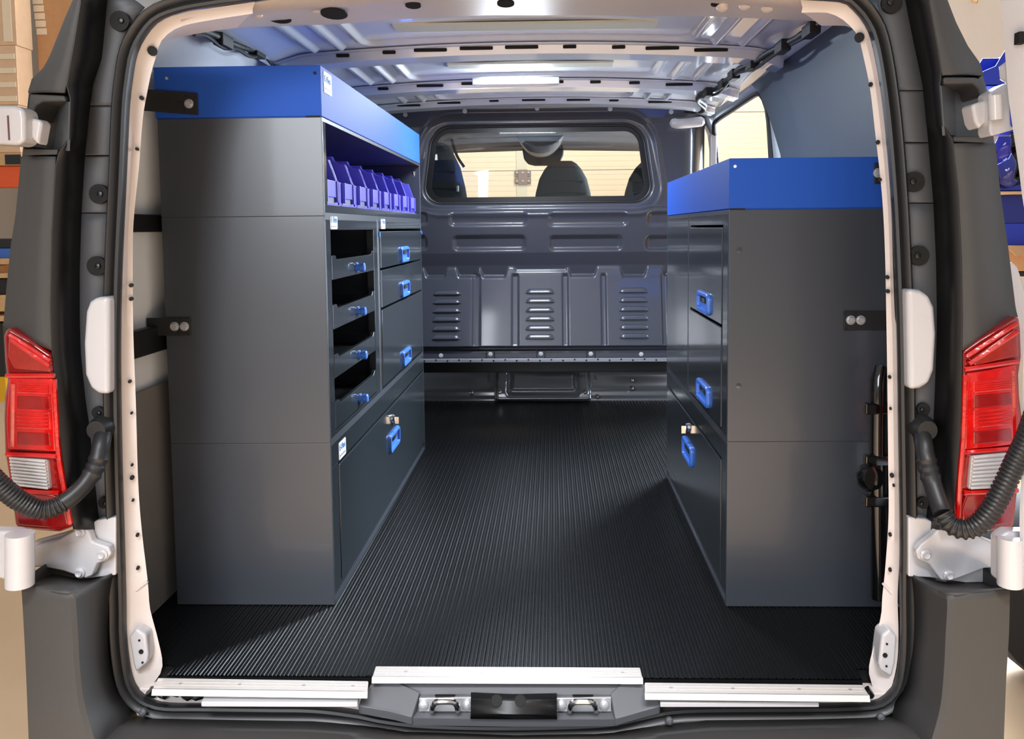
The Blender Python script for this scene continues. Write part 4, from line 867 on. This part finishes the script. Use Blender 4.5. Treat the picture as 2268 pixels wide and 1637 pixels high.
for (x0, x1, hx0, hx1, b1, b2) in ((928, 1046, 957, 1014, 938, 1034), (1232, 1354, 1262, 1320, 1243, 1338)):
    pp = MB().prism(pl([(x0, 1577), (x1, 1577), (x1, 1545), (x0, 1547)], -0.093), (0, 0.006, 0)).build('striker_plate', ZINC, van, bevel=0.0015)
    for bx_ in (b1, b2): MB().lathe([(0.0095, 0), (0.009, 0.004), (0.005, 0.007), (0.002, 0.0075)], P(bx_, 1561, -0.094), (0, -1, 0.2), 16).build('bolt', ZINC, pp, smooth=True)
    u = smooth_path([P(hx0, 1577, -0.092), P(hx0+1, 1568, -0.118), P(hx0+8, 1556, -0.13), P((hx0+hx1)/2, 1554, -0.132), P(hx1-8, 1556, -0.13), P(hx1-1, 1568, -0.118), P(hx1, 1577, -0.092)], 30)
    MB().tube(u, 0.0055, 10).build('striker_loop', CHROME, pp, smooth=True)
    q2 = [P(hx0+10, 1549, -0.094), P(hx1-10, 1549, -0.094), P(hx1-6, 1541, -0.088), P(hx0+6, 1541, -0.088)]
    MB().prism(q2, (0, 0.004, 0)).build('striker_recess', BLACK, pp)
bb = MB().loft([[P(a, b, Yv) for a, b, Yv in row] for row in ([(1043, 1537, -0.085), (1138, 1541, -0.088), (1233, 1539, -0.085)], [(1043, 1552, -0.112), (1138, 1555, -0.115), (1233, 1554, -0.112)], [(1043, 1578, -0.122), (1138, 1580, -0.124), (1233, 1580, -0.122)], [(1042, 1589, -0.112), (1138, 1590, -0.112), (1234, 1590, -0.112)])]).build('rubber_block', BLACK, van, smooth=True, solid=0.006)
for a in (1100, 1152): MB().lathe([(0.012, 0), (0.010, 0.0015)], P(a, 1553, -0.115), (0, -1, 0.6), 16).build('dimple', HOLE, bb)
# --- corrugated cable conduits from body to doors
def conduit(label, smooth_pts, corr_pts):
    A = smooth_path([P(*q) for q in smooth_pts], 24); B = smooth_path([P(*q) for q in corr_pts], 150)
    t = thing('cable_conduit', label, 'cable', tuple(A[0]), 'corrugated door cable conduits')
    MB().tube(A, [0.016 if (k not in (10, 12, 14)) else 0.0185 for k in range(24)], 12).build('sleeve', SEAL, t, smooth=True)
    MB().tube(B, [0.0165+0.0016*(1 if (k % 4) < 2 else -1) for k in range(150)], 12).build('corrugated_tube', SEAL, t, smooth=True, angle=80)
    MB().lathe([(0.026, -0.01), (0.024, 0.012), (0.018, 0.03)], A[0], (0, -1, 0), 16).build('boot', SEAL, t, smooth=True)
conduit('black corrugated cable conduit hanging in front of the left tail lamp', [(232, 945, -0.08), (224, 985, -0.115), (214, 1030, -0.13), (190, 1070, -0.15), (160, 1100, -0.17), (140, 1114, -0.18)], [(140, 1114, -0.18), (115, 1126, -0.19), (85, 1128, -0.20), (50, 1113, -0.215), (20, 1092, -0.23), (-20, 1055, -0.25), (-60, 1000, -0.27), (-90, 930, -0.29)])
conduit('black corrugated cable conduit hanging in front of the right tail lamp', [(2038, 945, -0.08), (2046, 985, -0.115), (2054, 1030, -0.13), (2068, 1080, -0.15), (2082, 1122, -0.17), (2088, 1138, -0.18)], [(2088, 1138, -0.18), (2106, 1162, -0.19), (2134, 1172, -0.20), (2166, 1162, -0.21), (2196, 1128, -0.22), (2222, 1080, -0.23), (2246, 1030, -0.24), (2275, 970, -0.26), (2300, 900, -0.28)])
# ---- open rear doors
d = thing('rear_door', 'white right rear door swung open at the picture edge', 'door', tuple(P(2250, 700, -0.2)))
edge = [(2213, -30), (2221, 60), (2227, 130), (2233, 210), (2244, 290), (2256, 370), (2266, 450), (2282, 540), (2276, 640), (2268, 760), (2264, 900), (2262, 1050), (2258, 1180), (2270, 1330)]
A = smooth_path([P(a, b, -0.23) for a, b in edge], 40)
rows = [[p+Vector((0.02, 0.03, 0)) for p in A], A, [p+Vector((0.012, -0.02, 0)) for p in A], [p+Vector((0.05, -0.05, 0)) for p in A], [p+Vector((0.09, -0.07, 0)) for p in A], [p+Vector((0.16, -0.75, 0)) for p in A], [p+Vector((0.22, -0.75, 0)) for p in A], [p+Vector((0.14, 0.02, 0)) for p in A], [p+Vector((0.02, 0.03, 0)) for p in A]]
MB().loft(rows).build('door_shell', WHITE, d, smooth=True, angle=40)
p = P(2252, 85, -0.255); MB().box(p.x-0.003, p.x+0.008, p.y-0.012, p.y+0.002, p.z-0.010, p.z+0.008).build('slot', HOLE, d)
MB().prism([P(a, b, -0.20) for a, b in ((2192, 205), (2232, 182), (2236, 190), (2240, 278), (2250, 286), (2196, 302), (2192, 290))], (0, 0.04, 0)).build('hinge_bracket', WHITE, d, bevel=0.004)
MB().tube([P(2203, 212, -0.215), P(2205, 266, -0.215)], 0.011, 14).build('hinge_knuckle', WHITE, d, smooth=True)
MB().tube([P(2232, 145, -0.205), P(2222, 150, -0.205), P(2224, 172, -0.205), P(2234, 176, -0.205)], 0.007, 8).build('check_hook', WHITE, d, smooth=True)
MB().prism([P(a, b, -0.185) for a, b in ((2152, 231), (2194, 218), (2194, 268), (2182, 274), (2170, 287), (2160, 270))], (0, 0.04, 0)).build('hinge_arm', WHITE, d, bevel=0.006)
MB().tube([P(2237, 1190, -0.22), P(2237, 1296, -0.22)], 0.020, 18).build('lower_knuckle', WHITE, d, smooth=True)
MB().prism([P(a, b, -0.215) for a, b in ((2212, 1192), (2232, 1178), (2290, 1180), (2290, 1312), (2252, 1300), (2212, 1290))], (0, 0.03, 0)).build('lower_bracket', WHITE, d, bevel=0.006)
MB().prism([P(a, b, -0.03) for a, b in ((2232, 585), (2244, 580), (2256, 592), (2275, 650), (2280, 800), (2240, 800), (2234, 700))], (0, 0.5, 0)).build('body_side', JAMB, van, bevel=0.012)
d = thing('rear_door', 'white hinge of the left rear door at the picture edge', 'door', tuple(P(10, 700, -0.22)))
MB().prism([P(a, b, -0.20) for a, b in ((-40, 232), (30, 233), (50, 240), (54, 262), (54, 310), (40, 322), (-40, 318))], (0, 0.045, 0)).build('hinge_knuckle', WHITE, d, bevel=0.008)
p = P(19, 282, -0.2005); MB().box(p.x-0.0012, p.x+0.0012, p.y-0.001, p.y+0.002, p.z-0.022, p.z+0.02).build('joint_line', mat('plum_shadow_paint', (96, 60, 66), 0.6), d)
MB().prism([P(a, b, -0.18) for a, b in ((48, 256), (84, 264), (93, 270), (84, 322), (68, 306), (48, 304))], (0, 0.03, 0)).build('hinge_arm', WHITE, d, bevel=0.006)
MB().tube([P(44, 1182, -0.22), P(44, 1296, -0.22)], 0.023, 20).build('lower_knuckle', WHITE, d, smooth=True)
MB().prism([P(a, b, -0.205) for a, b in ((-60, 1176), (30, 1178), (46, 1184), (46, 1290), (20, 1288), (-60, 1270))], (0, 0.03, 0)).build('lower_bracket', WHITE, d, bevel=0.006)
MB().box(-1.02, -0.985, -1.0, -0.25, -0.1, 1.35).build('door_shell', WHITE, d, bevel=0.02)

# ================================================================== HALL CONTENTS
YB = 3.0
def hp_(a, b, Y=YB): return P(a, b, Y)
# left: pallet rack with orange beam and wrapped boxes
bm0 = hp_(-60, 368); bm1 = hp_(90, 415)
rk = thing('pallet_rack', 'orange pallet rack beam beside the left rear pillar', 'rack', (bm1.x-1.0, YB, -0.62))
MB().box(bm1.x-2.4, bm1.x, YB, YB+0.06, bm1.z, bm0.z).build('beam', ORANGE, rk, bevel=0.008)
MB().box(bm1.x-2.4, bm1.x-0.01, YB-0.006, YB, bm1.z+0.004, bm1.z+0.02).build('beam_lip', ORANGE, rk)
MB().box(bm1.x-2.5, bm1.x-2.4, YB, YB+0.08, -0.62, 3.2).build('upright', mat('rack_blue_grey', (90, 96, 110), 0.5), rk, bevel=0.004)
def cube_px(name, m, a0, a1, b0, b1, Y, dep, label, cat, group=None, tapes=None):
    p = hp_(a0, b0, Y); q = hp_(a1, b1, Y); t = thing(name, label, cat, ((p.x+q.x)/2, Y, min(p.z, q.z)), group)
    MB().box(p.x, q.x, Y, Y+dep, p.z, q.z).build('body', m, t, bevel=0.004)
    return t, p, q
pt, p, q = cube_px('wooden_pallet', WOOD, -120, 48, 340, 366, YB-0.02, 0.16, 'pale wooden pallet on the orange beam under the wrapped boxes', 'pallet')
for k in range(3):
    xx = p.x+0.05+(q.x-p.x-0.14)*k/2; MB().box(xx, xx+0.09, YB-0.03, YB-0.021, q.z+0.005, p.z-0.012).build('block', INSIDE, pt)
t, p, q = cube_px('wrapped_carton', CARDW, -90, 38, -60, 100, YB+0.0, 0.14, 'film wrapped carton high on the left rack, upper one', 'carton', 'wrapped cartons on the rack')
for k in range(3): xx = p.x+0.04+k*0.10; MB().box(xx, xx+0.05, YB-0.004, YB-0.001, q.z+0.02, p.z-0.02).build('label_sheet', mat('cream_film', (240, 220, 190), 0.3), t)
t, p, q = cube_px('wrapped_carton', CARDW, -90, 42, 102, 232, YB+0.0, 0.14, 'film wrapped carton above the door hinge on the left rack', 'carton', 'wrapped cartons on the rack')
for k in range(4): zz_ = q.z+0.02+k*0.08; MB().box(p.x+0.01, q.x-0.01, YB-0.004, YB-0.001, zz_, zz_+0.03).build('film_band', mat('cream_film', (240, 220, 190), 0.3), t)
t, p, q = cube_px('wrapped_carton', CARDW, -90, 46, 234, 338, YB+0.0, 0.14, 'film wrapped carton at the bottom of the left rack stack', 'carton', 'wrapped cartons on the rack')
t, p, q = cube_px('cardboard_box', CARD, 74, 260, -60, 172, YB+0.17, 0.5, 'tall brown cardboard box with white labels, left background', 'box')
for k in range(5):
    r = hp_(84+k*2.2, 2+k*17, YB+0.17); MB().box(r.x-0.03, r.x+0.03, YB+0.166, YB+0.1695, r.z-0.018, r.z+0.018).build('paper_label', mat('pale_label', (236, 220, 196), 0.6), t)
cube_px('cardboard_box', CARD, 76, 240, 176, 360, YB+0.17, 0.5, 'brown cardboard box below the tall labelled box, left background', 'box')
cube_px('folded_case', INSIDE, -90, 27, 530, 549.5, YB+0.1, 0.4, 'black flat case on top of the blue crate, left background', 'case')
cube_px('blue_crate', mat('mid_blue_plastic', (58, 110, 200), 0.4), -90, 28, 551, 572, YB+0.1, 0.4, 'small blue crate left of the tail lamp', 'crate')
for k, (b0, b1, nm) in enumerate(((574, 586, 'pale shelf board under the blue crate, left background'), (606.5, 616, 'thin pale shelf board in the left background'), (656, 690, 'thick pale timber lying in the left background'), (700, 712, 'lowest thin pale board in the left background'))):
    cube_px('shelf_board', WOOD, -90, 24-k*2, b0, b1, YB+0.02, 0.5, nm, 'board')
cube_px('small_carton', CARD, -90, 10, 588, 604.5, YB+0.1, 0.3, 'small brown carton between two boards, left background', 'carton')
cube_px('dark_crate', INSIDE, -90, 20, 618, 652, YB+0.1, 0.4, 'black crate on the boards in the left background', 'crate')
cube_px('yellow_case', mat('yellow_plastic', (236, 178, 20), 0.4), -60, 14, 835, 890, YB+0.1, 0.3, 'yellow case behind the left tail lamp', 'case')
cube_px('dark_crate', INSIDE, -90, 12, 716, 834, YB+0.1, 0.4, 'black crate behind the left tail lamp', 'crate')
# right: blue bins on a shelf, carton, tyre
YR = 1.9
def bigbin(label, a0, a1, b0, b1, Y):
    p = P(a0, b0, Y); q = P(a1, b1, Y); w = q.x-p.x; h = p.z-q.z; t = thing('blue_bin', label, 'bin', ((p.x+q.x)/2, Y, q.z), 'cobalt bins on the right shelf')
    sd = [(0, 0), (w, 0), (w, h), (w*0.62, h), (w*0.4, h*0.55), (w*0.1, h*0.40), (0, h*0.35)]
    for yy_ in (Y, Y+0.18): MB().prism([(p.x+a, yy_, q.z+b) for a, b in sd], (0, 0.006, 0)).build('side_wall', BBIN, t, bevel=0.002)
    MB().box(p.x, q.x, Y, Y+0.186, q.z, q.z+0.006).build('base', BBIN, t)
    MB().box(p.x, p.x+0.006, Y+0.006, Y+0.18, q.z+0.006, q.z+h*0.35).build('front_wall', BBIN, t)
    MB().box(q.x-0.006, q.x, Y+0.006, Y+0.18, q.z+0.006, q.z+h).build('back_wall', BBIN, t)
    for k in range(3): MB().box(p.x+w*(0.72+0.08*k), p.x+w*(0.74+0.08*k), Y-0.004, Y, q.z+h*0.2, q.z+h*0.95).build('rib', BBIN, t)
    return t
bigbin('tilted cobalt bin above the right door hinge', 2168, 2262, 110, 190, YR)
bigbin('cobalt bin behind the right door hinge', 2170, 2290, 192, 290, YR+0.02)
bigbin('cobalt bin wrapped in clear film below the right door hinge', 2185, 2310, 292, 424, YR)
fm = [P(a, b, YR-0.03) for a, b in ((2196, 300), (2290, 300), (2290, 380), (2250, 415), (2222, 412), (2200, 380))]
nn = 14; rows = []
for j in range(nn):
    row = []
    for i in range(nn):
        u, v = i/(nn-1), j/(nn-1); pp_ = P(2194+96*u, 292+126*v-18*v*abs(u-0.4)*2, YR-0.03); row.append(pp_+Vector((0, 0.02*math.sin(9*u+5*v)*math.cos(7*v-3*u)+0.008*random.random(), 0)))
    rows.append(row)
fo = MB().loft(rows).build('plastic_bag', FILM, smooth=True, solid=0.0006, angle=80); tag(fo, 'crumpled clear plastic bag over the cobalt bin', 'bag')
t, p, q = cube_px('shelf_board', WOOD, 2195, 2330, 424, 429, YR-0.02, 0.4, 'thin pale shelf board under the cobalt bins, right background', 'board')
cube_px('blue_crate', mat('navy_plastic', (28, 40, 120), 0.5), 2205, 2330, 431, 494, YR+0.05, 0.3, 'dark blue crate below the shelf, upper of two', 'crate')
cube_px('blue_crate', BBIN, 2212, 2330, 495, 543, YR+0.05, 0.3, 'dark blue crate below the shelf, lower of two', 'crate')
t, p, q = cube_px('cardboard_box', CARD, 2226, 2340, 545, 600, YR-0.05, 0.3, 'brown cardboard box beside the right rear pillar', 'box')
MB().prism([(p.x, YR-0.05, p.z), (q.x, YR-0.05, p.z), (q.x, YR-0.10, p.z-0.05), (p.x+0.02, YR-0.10, p.z-0.04)], (0, 0.004, 0)).build('flap', CARD, t)
cube_px('dark_shelf', INSIDE, 2215, 2340, 602, 612, YR-0.02, 0.4, 'dark shelf edge under the cardboard box, right background', 'shelf')
tc = P(2330, 1290, 0.9); ty = thing('car_tyre', 'black tyre standing on the floor behind the right bumper corner', 'tyre', (tc.x, 0.9, -0.62))
rows = []; rr = 0.31; zc = -0.62+rr+0.02
for k in range(33):
    a = 2*math.pi*k/32; rows.append([(tc.x+0.12+(rr+d_)*math.cos(a), 0.9+w_, zc+(rr+d_)*math.sin(a)) for d_, w_ in ((-0.13, 0.0), (-0.06, -0.015), (0.0, 0.0), (0.01, 0.03), (0.01, 0.15), (0.0, 0.18), (-0.06, 0.195), (-0.13, 0.18))])
MB().loft(rows).build('casing', TYRE, ty, smooth=True, angle=50)
MB().lathe([(0.18, 0.0), (0.17, 0.02), (0.05, 0.03)], (tc.x+0.12, 0.98, zc), (0, -1, 0), 24).build('rim', ZINC, ty, smooth=True)
pg = hp_(2155, 2, 4.17); tag(MB().tube([pg+Vector((-0.01, 0, 0.03)), pg, pg+Vector((0.02, -0.02, -0.012))], 0.012, 8).build('wall_peg', WOOD, smooth=True), 'small wooden peg high on the cream wall', 'peg')
